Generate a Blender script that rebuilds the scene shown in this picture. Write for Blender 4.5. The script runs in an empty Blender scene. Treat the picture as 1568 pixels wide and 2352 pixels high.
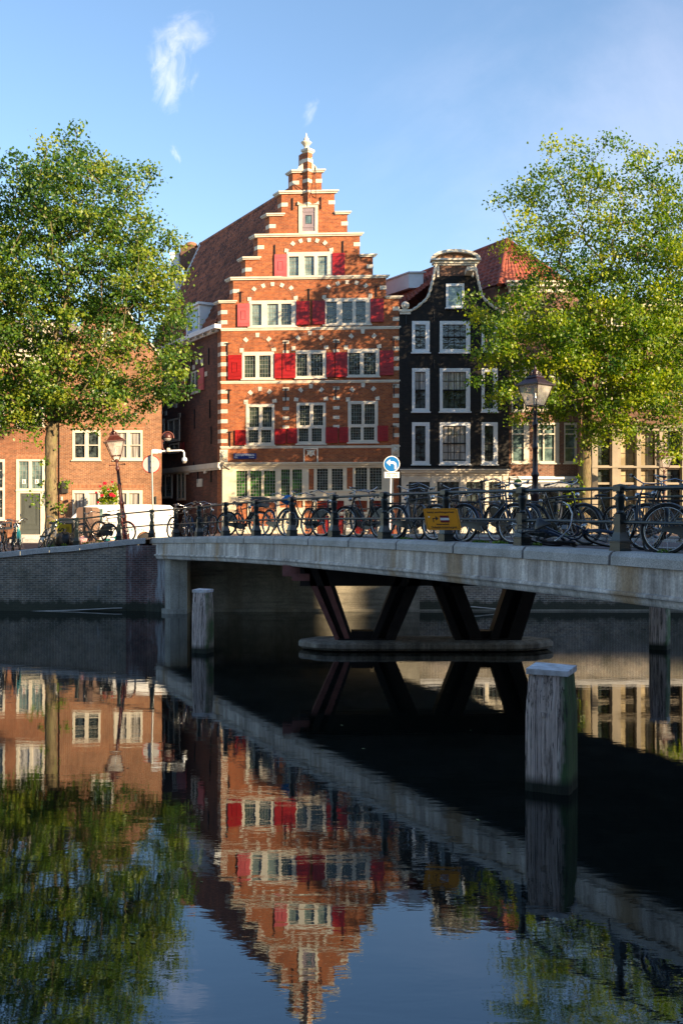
import bpy, math, random
import numpy as np
from mathutils import Vector, Matrix
rnd = random.Random(7)
sc = bpy.context.scene
col = sc.collection
R = math.radians
F = 2287.0; CX = 784.0; HY = 1185.0; CAMZ = 3.6
def PX(px, Y): return (px - CX) / F * Y
def PZ(py, Y): return CAMZ - (py - HY) / F * Y
def P(px, py, Y): return Vector((PX(px, Y), Y, PZ(py, Y)))

# ---------------------------------------------------------------- camera, sky, sun, exposure
cam_d = bpy.data.cameras.new('camera'); cam = bpy.data.objects.new('camera', cam_d); col.objects.link(cam)
cam.location = (0, 0, CAMZ); cam.rotation_euler = (R(90), 0, 0)
cam_d.sensor_fit = 'VERTICAL'; cam_d.sensor_height = 36.0; cam_d.sensor_width = 24.0; cam_d.lens = 36.0 * F / 2352
cam_d.shift_y = 9.0 / 2352; cam_d.clip_end = 3000; cam_d.clip_start = 0.1
sc.camera = cam
SUN_AZ, SUN_EL = 50.0, 15.0
world = bpy.data.worlds.new("World"); sc.world = world; world.use_nodes = True
wn = world.node_tree; wn.nodes.clear()
def N(nt, t, **kw):
    n = nt.nodes.new(t)
    for k, v in kw.items():
        if k in n.inputs: n.inputs[k].default_value = v
        else: setattr(n, k, v)
    return n
sky = N(wn, 'ShaderNodeTexSky', sky_type='NISHITA', sun_disc=False)
sky.sun_elevation = R(SUN_EL); sky.sun_rotation = R(180 - SUN_AZ)
sky.air_density = 1.25; sky.dust_density = 0.25; sky.ozone_density = 3.5
bg = N(wn, 'ShaderNodeBackground'); bg.inputs['Strength'].default_value = 0.114
wo = N(wn, 'ShaderNodeOutputWorld')
tc = N(wn, 'ShaderNodeTexCoord')
# thin wind-drawn clouds, fixed in the sky's own directions
def cloud(pxl, pyl, rad, sx, sy, rot, gain, scale):
    d = Vector(((pxl - CX) / F, 1, -(pyl - HY) / F)).normalized()
    side = Vector((d.y, -d.x, 0)).normalized(); up = side.cross(d).normalized()
    a = side * math.cos(rot) + up * math.sin(rot); b = -side * math.sin(rot) + up * math.cos(rot)
    da = N(wn, 'ShaderNodeVectorMath', operation='DOT_PRODUCT'); da.inputs[1].default_value = a
    db = N(wn, 'ShaderNodeVectorMath', operation='DOT_PRODUCT'); db.inputs[1].default_value = b
    for q in (da, db): wn.links.new(tc.outputs['Generated'], q.inputs[0])
    oa = a.dot(d); ob = b.dot(d)
    ca = N(wn, 'ShaderNodeMath', operation='MULTIPLY_ADD'); wn.links.new(da.outputs['Value'], ca.inputs[0]); ca.inputs[1].default_value = 1 / sx; ca.inputs[2].default_value = -oa / sx
    cb = N(wn, 'ShaderNodeMath', operation='MULTIPLY_ADD'); wn.links.new(db.outputs['Value'], cb.inputs[0]); cb.inputs[1].default_value = 1 / sy; cb.inputs[2].default_value = -ob / sy
    cv = N(wn, 'ShaderNodeCombineXYZ'); wn.links.new(ca.outputs[0], cv.inputs[0]); wn.links.new(cb.outputs[0], cv.inputs[1])
    no = N(wn, 'ShaderNodeTexNoise'); no.inputs['Scale'].default_value = scale; no.inputs['Detail'].default_value = 9; no.inputs['Roughness'].default_value = .62
    no.inputs['Distortion'].default_value = .7
    wn.links.new(cv.outputs[0], no.inputs['Vector'])
    ln = N(wn, 'ShaderNodeVectorMath', operation='LENGTH'); wn.links.new(cv.outputs[0], ln.inputs[0])
    fo = N(wn, 'ShaderNodeMapRange', interpolation_type='SMOOTHSTEP'); wn.links.new(ln.outputs['Value'], fo.inputs[0])
    fo.inputs[1].default_value = 1.0; fo.inputs[2].default_value = 0.0; fo.inputs[3].default_value = 0.0; fo.inputs[4].default_value = .5
    ad = N(wn, 'ShaderNodeMath', operation='ADD'); wn.links.new(no.outputs['Fac'], ad.inputs[0]); wn.links.new(fo.outputs[0], ad.inputs[1])
    th = N(wn, 'ShaderNodeMapRange', interpolation_type='SMOOTHSTEP'); wn.links.new(ad.outputs[0], th.inputs[0])
    th.inputs[1].default_value = .66; th.inputs[2].default_value = 1.22; th.inputs[3].default_value = 0; th.inputs[4].default_value = gain
    mu = N(wn, 'ShaderNodeMath', operation='MULTIPLY'); wn.links.new(th.outputs[0], mu.inputs[0])
    f2 = N(wn, 'ShaderNodeMapRange', interpolation_type='SMOOTHSTEP'); wn.links.new(ln.outputs['Value'], f2.inputs[0])
    f2.inputs[1].default_value = 1.15; f2.inputs[2].default_value = .5; f2.inputs[3].default_value = 0; f2.inputs[4].default_value = 1
    wn.links.new(f2.outputs[0], mu.inputs[1])
    return mu
# the high sky: a touch deeper than the model's near the horizon
tint = N(wn, 'ShaderNodeMixRGB', blend_type='MULTIPLY'); tint.inputs[0].default_value = 1; tint.inputs[2].default_value = (1.02, .95, .96, 1)
wn.links.new(sky.outputs[0], tint.inputs[1]); cur = tint.outputs[0]
cl = [cloud(392, 160, 1, .034, .070, R(-8), .28, 2.3), cloud(404, 352, 1, .007, .016, R(24), .2, 1.6), cloud(716, 255, 1, .012, .022, R(-30), .16, 1.2),
      cloud(430, 70, 1, .05, .03, R(20), .22, 1.5), cloud(1500, 330, 1, .42, .34, R(10), .17, .7)]
for c in cl:
    mx = N(wn, 'ShaderNodeMixRGB'); wn.links.new(c.outputs[0], mx.inputs[0]); wn.links.new(cur, mx.inputs[1])
    mx.inputs[2].default_value = (8.6, 7.6, 8.2, 1); cur = mx.outputs[0]
wn.links.new(cur, bg.inputs['Color']); wn.links.new(bg.outputs[0], wo.inputs[0])
sun_d = bpy.data.lights.new('sun', 'SUN'); sun = bpy.data.objects.new('sun', sun_d); col.objects.link(sun)
sun_d.energy = 5.0; sun_d.angle = R(0.5); sun_d.color = (1.0, 0.76, 0.47)
SD = Vector((math.sin(R(SUN_AZ)) * math.cos(R(SUN_EL)), -math.cos(R(SUN_AZ)) * math.cos(R(SUN_EL)), math.sin(R(SUN_EL))))
sun.rotation_euler = (-SD).to_track_quat('-Z', 'Y').to_euler(); sun.location = (60, -50, 40)
sc.view_settings.view_transform = 'Standard'; sc.view_settings.look = 'None'
sc.view_settings.exposure = 1.35; sc.view_settings.gamma = 1.0

# ---------------------------------------------------------------- mesh helpers
class MB:
    def __init__(s, T=None): s.v = []; s.f = []; s.m = []; s.sm = []; s.T = T
    def add(s, vs, fs, mi=0, smooth=False):
        b = len(s.v)
        for p in vs:
            p = s.T(p) if s.T else p
            s.v.append((p[0], p[1], p[2]))
        for f in fs: s.f.append(tuple(b + i for i in f)); s.m.append(mi); s.sm.append(smooth)
    def box(s, x0, x1, y0, y1, z0, z1, mi=0, ch=0.0):
        if ch > 0:
            c = min(ch, abs(x1-x0)*.45, abs(y1-y0)*.45, abs(z1-z0)*.45)
            vs = []; 
            for (X, sx) in ((x0, 1), (x1, -1)):
                for (Y, sy) in ((y0, 1), (y1, -1)):
                    for (Z, sz) in ((z0, 1), (z1, -1)):
                        vs += [(X + sx*c, Y + sy*c, Z), (X + sx*c, Y, Z + sz*c), (X, Y + sy*c, Z + sz*c)]
            def i(a, b, c_, k): return (a*4 + b*2 + c_)*3 + k
            fs = [(i(0,0,0,2), i(0,0,1,2), i(0,1,1,2), i(0,1,0,2)), (i(1,0,0,2), i(1,1,0,2), i(1,1,1,2), i(1,0,1,2)),
                  (i(0,0,0,1), i(1,0,0,1), i(1,0,1,1), i(0,0,1,1)), (i(0,1,0,1), i(0,1,1,1), i(1,1,1,1), i(1,1,0,1)),
                  (i(0,0,0,0), i(0,1,0,0), i(1,1,0,0), i(1,0,0,0)), (i(0,0,1,0), i(1,0,1,0), i(1,1,1,0), i(0,1,1,0))]
            for a in (0, 1):
                for b in (0, 1):
                    fs.append((i(a,b,0,1), i(a,b,0,2), i(a,b,1,2), i(a,b,1,1)))
                    fs.append((i(a,0,b,0), i(a,0,b,2), i(a,1,b,2), i(a,1,b,0)))
                    fs.append((i(0,a,b,0), i(0,a,b,1), i(1,a,b,1), i(1,a,b,0)))
                    for c_ in (0, 1): fs.append((i(a,b,c_,0), i(a,b,c_,1), i(a,b,c_,2)))
            s.add(vs, fs, mi); return
        s.add([(x0,y0,z0),(x1,y0,z0),(x1,y1,z0),(x0,y1,z0),(x0,y0,z1),(x1,y0,z1),(x1,y1,z1),(x0,y1,z1)],
              [(0,3,2,1),(4,5,6,7),(0,1,5,4),(1,2,6,5),(2,3,7,6),(3,0,4,7)], mi)
    def prism(s, poly, y0, y1, mi=0):      # poly in (x,z), extruded along y
        n = len(poly)
        vs = [(p[0], y0, p[1]) for p in poly] + [(p[0], y1, p[1]) for p in poly]
        fs = [tuple(range(n)), tuple(range(2*n-1, n-1, -1))] + [(i, i+n, (i+1) % n + n, (i+1) % n) for i in range(n)]
        s.add(vs, fs, mi)
    def prismz(s, poly, z0, z1, mi=0):     # poly in (x,y), extruded along z
        n = len(poly)
        vs = [(p[0], p[1], z0) for p in poly] + [(p[0], p[1], z1) for p in poly]
        fs = [tuple(range(n-1, -1, -1)), tuple(range(n, 2*n))] + [(i, (i+1) % n, (i+1) % n + n, i+n) for i in range(n)]
        s.add(vs, fs, mi)
    def prismx(s, poly, x0, x1, mi=0):     # poly in (y,z)
        n = len(poly)
        vs = [(x0, p[0], p[1]) for p in poly] + [(x1, p[0], p[1]) for p in poly]
        fs = [tuple(range(n-1, -1, -1)), tuple(range(n, 2*n))] + [(i, (i+1) % n, (i+1) % n + n, i+n) for i in range(n)]
        s.add(vs, fs, mi)
    def tube(s, pts, r, n=6, mi=0, closed=False, cap=True, smooth=True):
        pts = [Vector(p) for p in pts]; m = len(pts)
        rs = r if isinstance(r, (list, tuple)) else [r]*m
        vs = []; prev = None
        for i, p in enumerate(pts):
            a = pts[(i-1) % m] if (i > 0 or closed) else p
            b = pts[(i+1) % m] if (i < m-1 or closed) else p
            t = (b - a).normalized() if (b - a).length > 1e-9 else Vector((0, 0, 1))
            if prev is None:
                u = t.cross(Vector((0, 0, 1)))
                if u.length < .1: u = t.cross(Vector((1, 0, 0)))
                u.normalize()
            else:
                u = prev - t * prev.dot(t)
                u = u.normalized() if u.length > 1e-6 else t.orthogonal().normalized()
            prev = u; w = t.cross(u)
            for k in range(n):
                an = 2*math.pi*k/n
                vs.append(p + (u*math.cos(an) + w*math.sin(an))*rs[i])
        fs = []
        for i in range(m if closed else m-1):
            j = (i+1) % m
            for k in range(n): fs.append((i*n+k, i*n+(k+1) % n, j*n+(k+1) % n, j*n+k))
        s.add(vs, fs, mi, smooth)
        if cap and not closed:
            s.add(vs[:n], [tuple(range(n-1, -1, -1))], mi); s.add(vs[-n:], [tuple(range(n))], mi)
    def lathe(s, prof, n=12, c=(0, 0, 0), mi=0, smooth=True, rot=0.0):   # prof [(r,z)]
        vs = []; 
        for (r, z) in prof:
            for k in range(n):
                a = 2*math.pi*k/n + rot
                vs.append((c[0] + r*math.cos(a), c[1] + r*math.sin(a), c[2] + z))
        fs = []
        for i in range(len(prof)-1):
            for k in range(n): fs.append((i*n+k, i*n+(k+1) % n, (i+1)*n+(k+1) % n, (i+1)*n+k))
        fs.append(tuple(range(n-1, -1, -1))); b = (len(prof)-1)*n; fs.append(tuple(range(b, b+n)))
        s.add(vs, fs, mi, smooth)
    def build(s, name, mats, parent=None, **tags):
        me = bpy.data.meshes.new(name)
        me.from_pydata(s.v, [], s.f)
        if not isinstance(mats, (list, tuple)): mats = [mats]
        for m in mats: me.materials.append(m)
        if len(mats) > 1: me.polygons.foreach_set('material_index', s.m)
        me.polygons.foreach_set('use_smooth', s.sm)
        me.update()
        o = bpy.data.objects.new(name, me); col.objects.link(o)
        if parent: o.parent = parent
        for k, v in tags.items(): o[k] = v
        return o
def build_split(mb, name, mats, parent, bounds=None):
    # one object per connected piece
    par = list(range(len(mb.v)))
    def find(a):
        while par[a] != a: par[a] = par[par[a]]; a = par[a]
        return a
    for f in mb.f:
        r = find(f[0])
        for q in f[1:]: par[find(q)] = r
    groups = {}
    for i, f in enumerate(mb.f): groups.setdefault(find(f[0]), []).append(i)
    out = []
    for g in groups.values():
        ids = sorted({q for i in g for q in mb.f[i]}); mp = {q: k for k, q in enumerate(ids)}
        c = MB(); c.v = [mb.v[q] for q in ids]; c.f = [tuple(mp[q] for q in mb.f[i]) for i in g]; c.m = [mb.m[i] for i in g]; c.sm = [mb.sm[i] for i in g]
        out.append(c.build(name, mats, parent))
    return out
def thing(name, label, cat, loc=(0, 0, 0), rz=0.0, group=None, rot=None):
    o = bpy.data.objects.new(name, None); col.objects.link(o); o.empty_display_size = .3
    o.location = loc; o.rotation_euler = rot if rot else (0, 0, rz); o['label'] = label; o['category'] = cat
    if group: o['group'] = group
    return o
def copy_tree(o, parent=None):
    c = o.copy(); col.objects.link(c)
    if parent is not None: c.parent = parent
    for ch in list(o.children): copy_tree(ch, c)
    return c
def cellwall(mb, solids, holes, w0, w1, mi=0, back=True):
    us = sorted({round(q, 5) for r in solids + holes for q in r[:2]}); vs = sorted({round(q, 5) for r in solids + holes for q in r[2:]})
    nu, nv = len(us)-1, len(vs)-1
    S = [[False]*(nv+2) for _ in range(nu+2)]
    for i in range(nu):
        for j in range(nv):
            u = (us[i]+us[i+1])/2; v = (vs[j]+vs[j+1])/2
            S[i+1][j+1] = any(a < u < b and c < v < d for a, b, c, d in solids) and not any(a < u < b and c < v < d for a, b, c, d in holes)
    for i in range(nu):
        for j in range(nv):
            if not S[i+1][j+1]: continue
            a, b, c, d = us[i], us[i+1], vs[j], vs[j+1]
            mb.add([(a,w0,c),(b,w0,c),(b,w0,d),(a,w0,d)], [(0,1,2,3)], mi)
            if back: mb.add([(a,w1,c),(b,w1,c),(b,w1,d),(a,w1,d)], [(3,2,1,0)], mi)
            if not S[i][j+1]: mb.add([(a,w0,c),(a,w1,c),(a,w1,d),(a,w0,d)], [(3,2,1,0)], mi)
            if not S[i+2][j+1]: mb.add([(b,w0,c),(b,w1,c),(b,w1,d),(b,w0,d)], [(0,1,2,3)], mi)
            if not S[i+1][j]: mb.add([(a,w0,c),(b,w0,c),(b,w1,c),(a,w1,c)], [(3,2,1,0)], mi)
            if not S[i+1][j+2]: mb.add([(a,w0,d),(b,w0,d),(b,w1,d),(a,w1,d)], [(0,1,2,3)], mi)
def textmesh(name, body, size, mat_, parent, loc, rot, align='CENTER', ext=.002, sx=1.0, bold=0.0):
    cu = bpy.data.curves.new(name, 'FONT'); cu.body = body; cu.size = size; cu.align_x = align; cu.align_y = 'CENTER'; cu.extrude = ext; cu.offset = bold
    cu.resolution_u = 3
    t = bpy.data.objects.new(name + '_tmp', cu); col.objects.link(t)
    bpy.context.view_layer.update()
    dg = bpy.context.evaluated_depsgraph_get()
    me = bpy.data.meshes.new_from_object(t.evaluated_get(dg)); me.name = name
    bpy.data.objects.remove(t); bpy.data.curves.remove(cu)
    me.materials.clear(); me.materials.append(mat_)
    o = bpy.data.objects.new(name, me); col.objects.link(o); o.parent = parent; o.location = loc; o.rotation_euler = rot; o.scale = (sx, 1, 1)
    return o

# ---------------------------------------------------------------- materials
def newmat(name):
    m = bpy.data.materials.new(name); m.use_nodes = True; nt = m.node_tree; nt.nodes.clear()
    o = N(nt, 'ShaderNodeOutputMaterial'); b = N(nt, 'ShaderNodeBsdfPrincipled'); nt.links.new(b.outputs[0], o.inputs[0])
    return m, nt, b
def ramp(nt, src, stops):
    r = N(nt, 'ShaderNodeValToRGB'); nt.links.new(src, r.inputs[0])
    e = r.color_ramp.elements
    e[0].position = stops[0][0]; e[0].color = (*stops[0][1], 1); e[1].position = stops[-1][0]; e[1].color = (*stops[-1][1], 1)
    for p, c in stops[1:-1]: q = e.new(p); q.color = (*c, 1)
    return r.outputs[0]
def noise(nt, vec, scale, detail=4, rough=.55, dist=0):
    n = N(nt, 'ShaderNodeTexNoise'); n.inputs['Scale'].default_value = scale; n.inputs['Detail'].default_value = detail
    n.inputs['Roughness'].default_value = rough; n.inputs['Distortion'].default_value = dist
    nt.links.new(vec, n.inputs['Vector']); return n.outputs['Fac']
def mapping(nt, sc_=(1, 1, 1), out='Object'):
    t = N(nt, 'ShaderNodeTexCoord'); m = N(nt, 'ShaderNodeMapping'); nt.links.new(t.outputs[out], m.inputs[0]); m.inputs['Scale'].default_value = sc_
    return m.outputs[0]
def mixc(nt, fac, a, b, mode='MIX'):
    m = N(nt, 'ShaderNodeMixRGB', blend_type=mode)
    for i, q in enumerate((fac, a, b)):
        if isinstance(q, (int, float)): m.inputs[i].default_value = q
        elif isinstance(q, tuple): m.inputs[i].default_value = (*q, 1) if len(q) == 3 else q
        else: nt.links.new(q, m.inputs[i])
    return m.outputs[0]
def bump(nt, b, h, strength, dist=.01):
    q = N(nt, 'ShaderNodeBump'); q.inputs['Strength'].default_value = strength; q.inputs['Distance'].default_value = dist
    nt.links.new(h, q.inputs['Height']); nt.links.new(q.outputs[0], b.inputs['Normal'])
def plain(name, c, rough=.6, metal=0.0, var=.18, scale=3.0, bmp=.15, c2=None, spec=.5, sc_=(1, 1, 1)):
    m, nt, b = newmat(name)
    v = mapping(nt, sc_)
    n = noise(nt, v, scale, 5)
    c2 = c2 or tuple(x*(1-var*1.6) for x in c)
    hi = tuple(min(1, x*(1+var*.5)) for x in c)
    nt.links.new(ramp(nt, n, [(.3, c2), (.62, c), (.8, hi)]), b.inputs['Base Color'])
    b.inputs['Roughness'].default_value = rough; b.inputs['Metallic'].default_value = metal; b.inputs['Specular IOR Level'].default_value = spec
    if bmp: bump(nt, b, noise(nt, v, scale*9, 3), bmp, .01)
    return m
def brick(name, c1, c2, mort, axis='x', bw=.215, bh=.064, ms=.009, stain=(.5, .5, .5), stain_amt=.35, tint=None, rough=.85, k=0.0, streak=None):
    m, nt, b = newmat(name)
    t = N(nt, 'ShaderNodeTexCoord'); s = N(nt, 'ShaderNodeSeparateXYZ'); nt.links.new(t.outputs['Object'], s.inputs[0])
    c = N(nt, 'ShaderNodeCombineXYZ')
    nt.links.new(s.outputs['X' if axis == 'x' else 'Y'], c.inputs[0]); nt.links.new(s.outputs['Y' if axis == 'z' else 'Z'], c.inputs[1])
    if axis == 'z': nt.links.new(s.outputs['X'], c.inputs[0])
    br = N(nt, 'ShaderNodeTexBrick'); nt.links.new(c.outputs[0], br.inputs['Vector'])
    br.inputs['Scale'].default_value = 1; br.inputs['Brick Width'].default_value = bw; br.inputs['Row Height'].default_value = bh
    br.inputs['Mortar Size'].default_value = ms; br.inputs['Mortar Smooth'].default_value = .2; br.inputs['Bias'].default_value = 0
    br.inputs['Color1'].default_value = (*c1, 1); br.inputs['Color2'].default_value = (*c2, 1); br.inputs['Mortar'].default_value = (*mort, 1)
    big = noise(nt, t.outputs['Object'], .55, 6, .62)
    small = noise(nt, t.outputs['Object'], 6, 3, .6)
    dark = ramp(nt, big, [(.32, stain), (.60, (1, 1, 1))])
    cc = mixc(nt, stain_amt, br.outputs['Color'], mixc(nt, 1.0, br.outputs['Color'], dark, 'MULTIPLY'))
    cc = mixc(nt, .75, cc, mixc(nt, 1.0, cc, ramp(nt, small, [(.3, (.62, .62, .62)), (.7, (1.2, 1.2, 1.2))]), 'MULTIPLY'))
    if streak:
        v = mapping(nt, (1.3, 1.3, .22)); st = noise(nt, v, 1.6, 6, .65)
        cc = mixc(nt, ramp(nt, st, [(streak[1], (0, 0, 0)), (streak[1]+.13, (1, 1, 1))]), cc, streak[0])
    if streak:
        wb = N(nt, 'ShaderNodeMath', operation='MULTIPLY_ADD'); nt.links.new(noise(nt, mapping(nt, (2, 2, .6)), 2, 4), wb.inputs[0]); wb.inputs[1].default_value = -.55; nt.links.new(s.outputs['Z'], wb.inputs[2])
        cc = mixc(nt, ramp(nt, wb.outputs[0], [(.0, (.92, .92, .92)), (.16, (0, 0, 0))]), cc, (.022, .028, .014))
    nt.links.new(cc, b.inputs['Base Color']); b.inputs['Roughness'].default_value = rough
    bump(nt, b, br.outputs['Fac'], -.35, .008)
    return m
M = {}
M['brick_main'] = brick('brick_main', (.52, .130, .030), (.31, .066, .020), (.34, .20, .11), stain=(.50, .46, .46), stain_amt=.6)
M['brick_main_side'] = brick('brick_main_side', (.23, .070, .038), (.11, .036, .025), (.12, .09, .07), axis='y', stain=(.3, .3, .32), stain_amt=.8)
M['brick_arch'] = brick('brick_arch', (.42, .115, .036), (.27, .062, .024), (.25, .17, .11), bw=.07, bh=.11)
M['brick_left'] = brick('brick_left', (.40, .155, .062), (.24, .080, .034), (.46, .34, .23), stain=(.5, .46, .42), stain_amt=.7)
M['brick_left2'] = brick('brick_left2', (.38, .12, .045), (.24, .070, .028), (.40, .28, .18), stain=(.5, .46, .42), stain_amt=.7)
M['brick_soldier'] = brick('brick_soldier', (.42, .15, .055), (.32, .095, .038), (.45, .34, .22), bw=.068, bh=.24)
M['brick_black'] = brick('brick_black', (.020, .017, .016), (.009, .008, .008), (.012, .011, .011), stain=(.5, .5, .5), rough=.9)
M['brick_brown'] = brick('brick_brown', (.20, .085, .045), (.12, .05, .03), (.17, .13, .10), stain=(.5, .5, .5))
M['brick_right'] = brick('brick_right', (.26, .10, .055), (.16, .06, .038), (.32, .26, .20), stain=(.55, .5, .5))
M['brick_quay'] = brick('brick_quay', (.30, .225, .165), (.13, .11, .10), (.46, .43, .36), bh=.072, bw=.22, ms=.011, stain=(.28, .32, .27), stain_amt=.9, streak=((.34, .35, .36), .66), rough=.7)
M['brick_quay2'] = brick('brick_quay2', (.21, .085, .075), (.11, .055, .055), (.26, .23, .22), bh=.072, ms=.011, stain=(.3, .34, .36), stain_amt=.9, streak=((.42, .44, .46), .51))
M['paving'] = brick('paving', (.17, .115, .11), (.115, .082, .085), (.05, .045, .045), axis='z', bw=.21, bh=.075, ms=.008, stain=(.6, .6, .6))
M['stone_white'] = plain('stone_white', (.74, .66, .53), .75, var=.14, scale=2.2, bmp=.2)
M['paint_white'] = plain('paint_white', (.74, .67, .55), .5, var=.12, scale=1.5, bmp=.08)
M['paint_cool'] = plain('paint_cool', (.78, .79, .80), .5, var=.08, scale=1.5, bmp=.08)
M['cream'] = plain('cream_plaster', (.74, .65, .48), .7, var=.13, scale=1.2, bmp=.15)
M['red'] = plain('red_shutter_paint', (.38, .013, .014), .38, var=.22, scale=2.5, bmp=.12, sc_=(1, 1, 5))
M['red_pale'] = plain('lit_red_shutter_paint', (.68, .13, .13), .4, var=.15, scale=2.5, bmp=.12)  # lighter copy of the shutter red; sunlight is put into its colour
M['red_dark'] = plain('dark_red_paint', (.30, .016, .016), .4, var=.2, scale=2.5)
M['lilac'] = plain('grey_lilac_paint', (.30, .235, .26), .6, var=.15)
M['greydoor'] = plain('grey_green_door_paint', (.085, .095, .085), .5, var=.10)
M['iron'] = plain('black_iron', (.018, .018, .020), .5, metal=.0, var=.3)
M['railpaint'] = plain('dark_green_railing_paint', (.012, .021, .023), .33, var=.35, scale=6, c2=(.012, .017, .018), bmp=.3)
M['lamppaint'] = plain('dark_red_brown_lamp_paint', (.095, .026, .022), .35, var=.3, scale=8, bmp=.4)
M['lampdark'] = plain('dark_maroon_lamp_paint', (.030, .012, .013), .32, var=.3, scale=8, bmp=.4)
M['galv'] = plain('galvanised_steel', (.42, .41, .38), .45, metal=.4, var=.2)
M['rust'] = plain('rusty_steel', (.20, .065, .05), .6, var=.3, scale=5)
M['beam'] = plain('lit_pinkish_steel', (.30, .115, .10), .6, var=.25, scale=4)  # lit copy of the leg steel, the light is in the pink colour
M['beamdark'] = plain('dark_brown_steel', (.020, .013, .012), .55, var=.4, scale=3)  # darker copy of the leg steel, its shade is in the colour
M['leadbar'] = plain('window_leading', (.30, .31, .27), .6, var=.1)
M['wood'] = None
def tiles(name, c1, c2):
    m, nt, b = newmat(name)
    v = mapping(nt); n1 = noise(nt, v, 1.0, 5, .6)
    t = N(nt, 'ShaderNodeTexCoord'); vo = N(nt, 'ShaderNodeTexVoronoi'); vo.inputs['Scale'].default_value = 4.2; nt.links.new(t.outputs['Object'], vo.inputs['Vector'])
    sx = N(nt, 'ShaderNodeSeparateXYZ'); nt.links.new(vo.outputs['Color'], sx.inputs[0])
    cc = ramp(nt, sx.outputs[0], [(0, c2), (.5, c1), (1, tuple(min(1, x*1.35) for x in c1))])
    cc = mixc(nt, .8, cc, mixc(nt, 1, cc, ramp(nt, n1, [(.3, (.45, .43, .42)), (.65, (1.1, 1.1, 1.1))]), 'MULTIPLY'))
    nt.links.new(cc, b.inputs['Base Color']); b.inputs['Roughness'].default_value = .7; return m
M['tile'] = tiles('brown_red_pantiles', (.30, .095, .045), (.12, .042, .026))
M['tile_red'] = tiles('orange_red_pantiles', (.30, .072, .038), (.18, .045, .028))
M['slate'] = plain('grey_slate', (.26, .21, .20), .6, var=.2)
def glass(name, c, wob=.12, scale=3.0, rough=.03, c2=None, pos=(.4, .6), vscale=(1, 1, 1)):
    m, nt, b = newmat(name)
    v = mapping(nt, vscale); n = noise(nt, v, scale, 3)
    nt.links.new(ramp(nt, n, [(pos[0], c), (pos[1], c2 or tuple(x*1.8 for x in c))]), b.inputs['Base Color'])
    b.inputs['Roughness'].default_value = rough; b.inputs['IOR'].default_value = 1.55
    b.inputs['Specular IOR Level'].default_value = .8
    bump(nt, b, noise(nt, mapping(nt), 5.5, 2), wob, .03)
    return m
M['glass'] = glass('leaded_glass', (.012, .022, .02), wob=.30, c2=(.05, .075, .06))
M['glass_pale'] = glass('painted_sky_leaded_glass', (.10, .15, .13), wob=.30, c2=(.26, .34, .30), scale=2.2)  # pale base colour stands in for reflected sky
M['stone_right'] = plain('pale_stone_pillars', (.36, .30, .225), .7, var=.2, scale=1.2)
M['glass_green'] = glass('green_backed_glass', (.012, .05, .014), wob=.25, scale=2.5, c2=(.06, .22, .04), pos=(.42, .62))
M['glass_dark'] = glass('dark_sash_glass', (.010, .014, .016), wob=.45, c2=(.07, .09, .09), scale=4)  # paler patches in the colour stand in for bits of reflected sky
M['glass_teal'] = glass('teal_reflection_tint_glass', (.06, .10, .10), wob=.15, c2=(.16, .24, .23))  # teal reflections are painted into the base colour
M['curtain'] = glass('curtained_window_glass', (.16, .145, .13), wob=.03, scale=2.0, c2=(.62, .58, .54), pos=(.35, .65), vscale=(5, 5, .25))
M['blind'] = glass('tan_blind_behind_glass', (.30, .24, .15), wob=.05, scale=1.2, c2=(.62, .50, .32))  # mottled tan colour of a drawn blind
def granite():
    m, nt, b = newmat('kerb_granite'); v = mapping(nt)
    n = noise(nt, v, 60, 2, .7); n2 = noise(nt, v, 2.0, 5, .65)
    cc = ramp(nt, n, [(.3, (.28, .265, .25)), (.5, (.52, .50, .475)), (.72, (.74, .71, .67))])
    cc = mixc(nt, 1, cc, ramp(nt, n2, [(.3, (.62, .62, .60)), (.65, (1, 1, 1))]), 'MULTIPLY')
    nt.links.new(cc, b.inputs['Base Color']); b.inputs['Roughness'].default_value = .75; bump(nt, b, n, .4, .008); return m
M['granite'] = granite()
def concrete(name, base, streaks, rustc=(.42, .28, .15), lo=.45, dirt=.9, horiz=False):
    m, nt, b = newmat(name)
    v = mapping(nt, (.25, .25, 3.0) if horiz else (2.4, 2.4, .16)); s = noise(nt, v, 1.6, 8, .72)
    v2 = mapping(nt); n = noise(nt, v2, 1.1, 7, .65); f = noise(nt, v2, 26, 4, .7)
    cc = ramp(nt, s, [(.30, tuple(x*.42 for x in base)), (.46, base), (.60, streaks), (.75, tuple(x*.75 for x in base))])
    v3 = mapping(nt, (.9, .9, .10)); s3 = noise(nt, v3, 1.0, 5, .6)
    cc = mixc(nt, ramp(nt, s3, [(.55, (0, 0, 0)), (.66, (.85, .85, .85))]), cc, rustc)
    cc = mixc(nt, dirt, cc, mixc(nt, 1, cc, ramp(nt, n, [(.32, (lo, lo, lo*1.02)), (.62, (1.08, 1.08, 1.08))]), 'MULTIPLY'))
    cc = mixc(nt, .8, cc, mixc(nt, 1, cc, ramp(nt, f, [(.3, (.6, .6, .6)), (.6, (1.1, 1.1, 1.1))]), 'MULTIPLY'))
    nt.links.new(cc, b.inputs['Base Color']); b.inputs['Roughness'].default_value = .82; bump(nt, b, f, .4, .012); return m
M['fascia'] = concrete('weathered_bridge_concrete', (.60, .53, .47), (.92, .86, .78), lo=.50)
M['moulding'] = concrete('bridge_moulding_stone', (.56, .53, .50), (.74, .70, .66), lo=.55)
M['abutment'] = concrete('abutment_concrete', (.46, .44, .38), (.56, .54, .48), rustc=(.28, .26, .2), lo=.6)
M['abutment_dark'] = concrete('board_marked_concrete', (.24, .22, .17), (.31, .28, .22), rustc=(.2, .17, .12), lo=.55, horiz=True)
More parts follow.
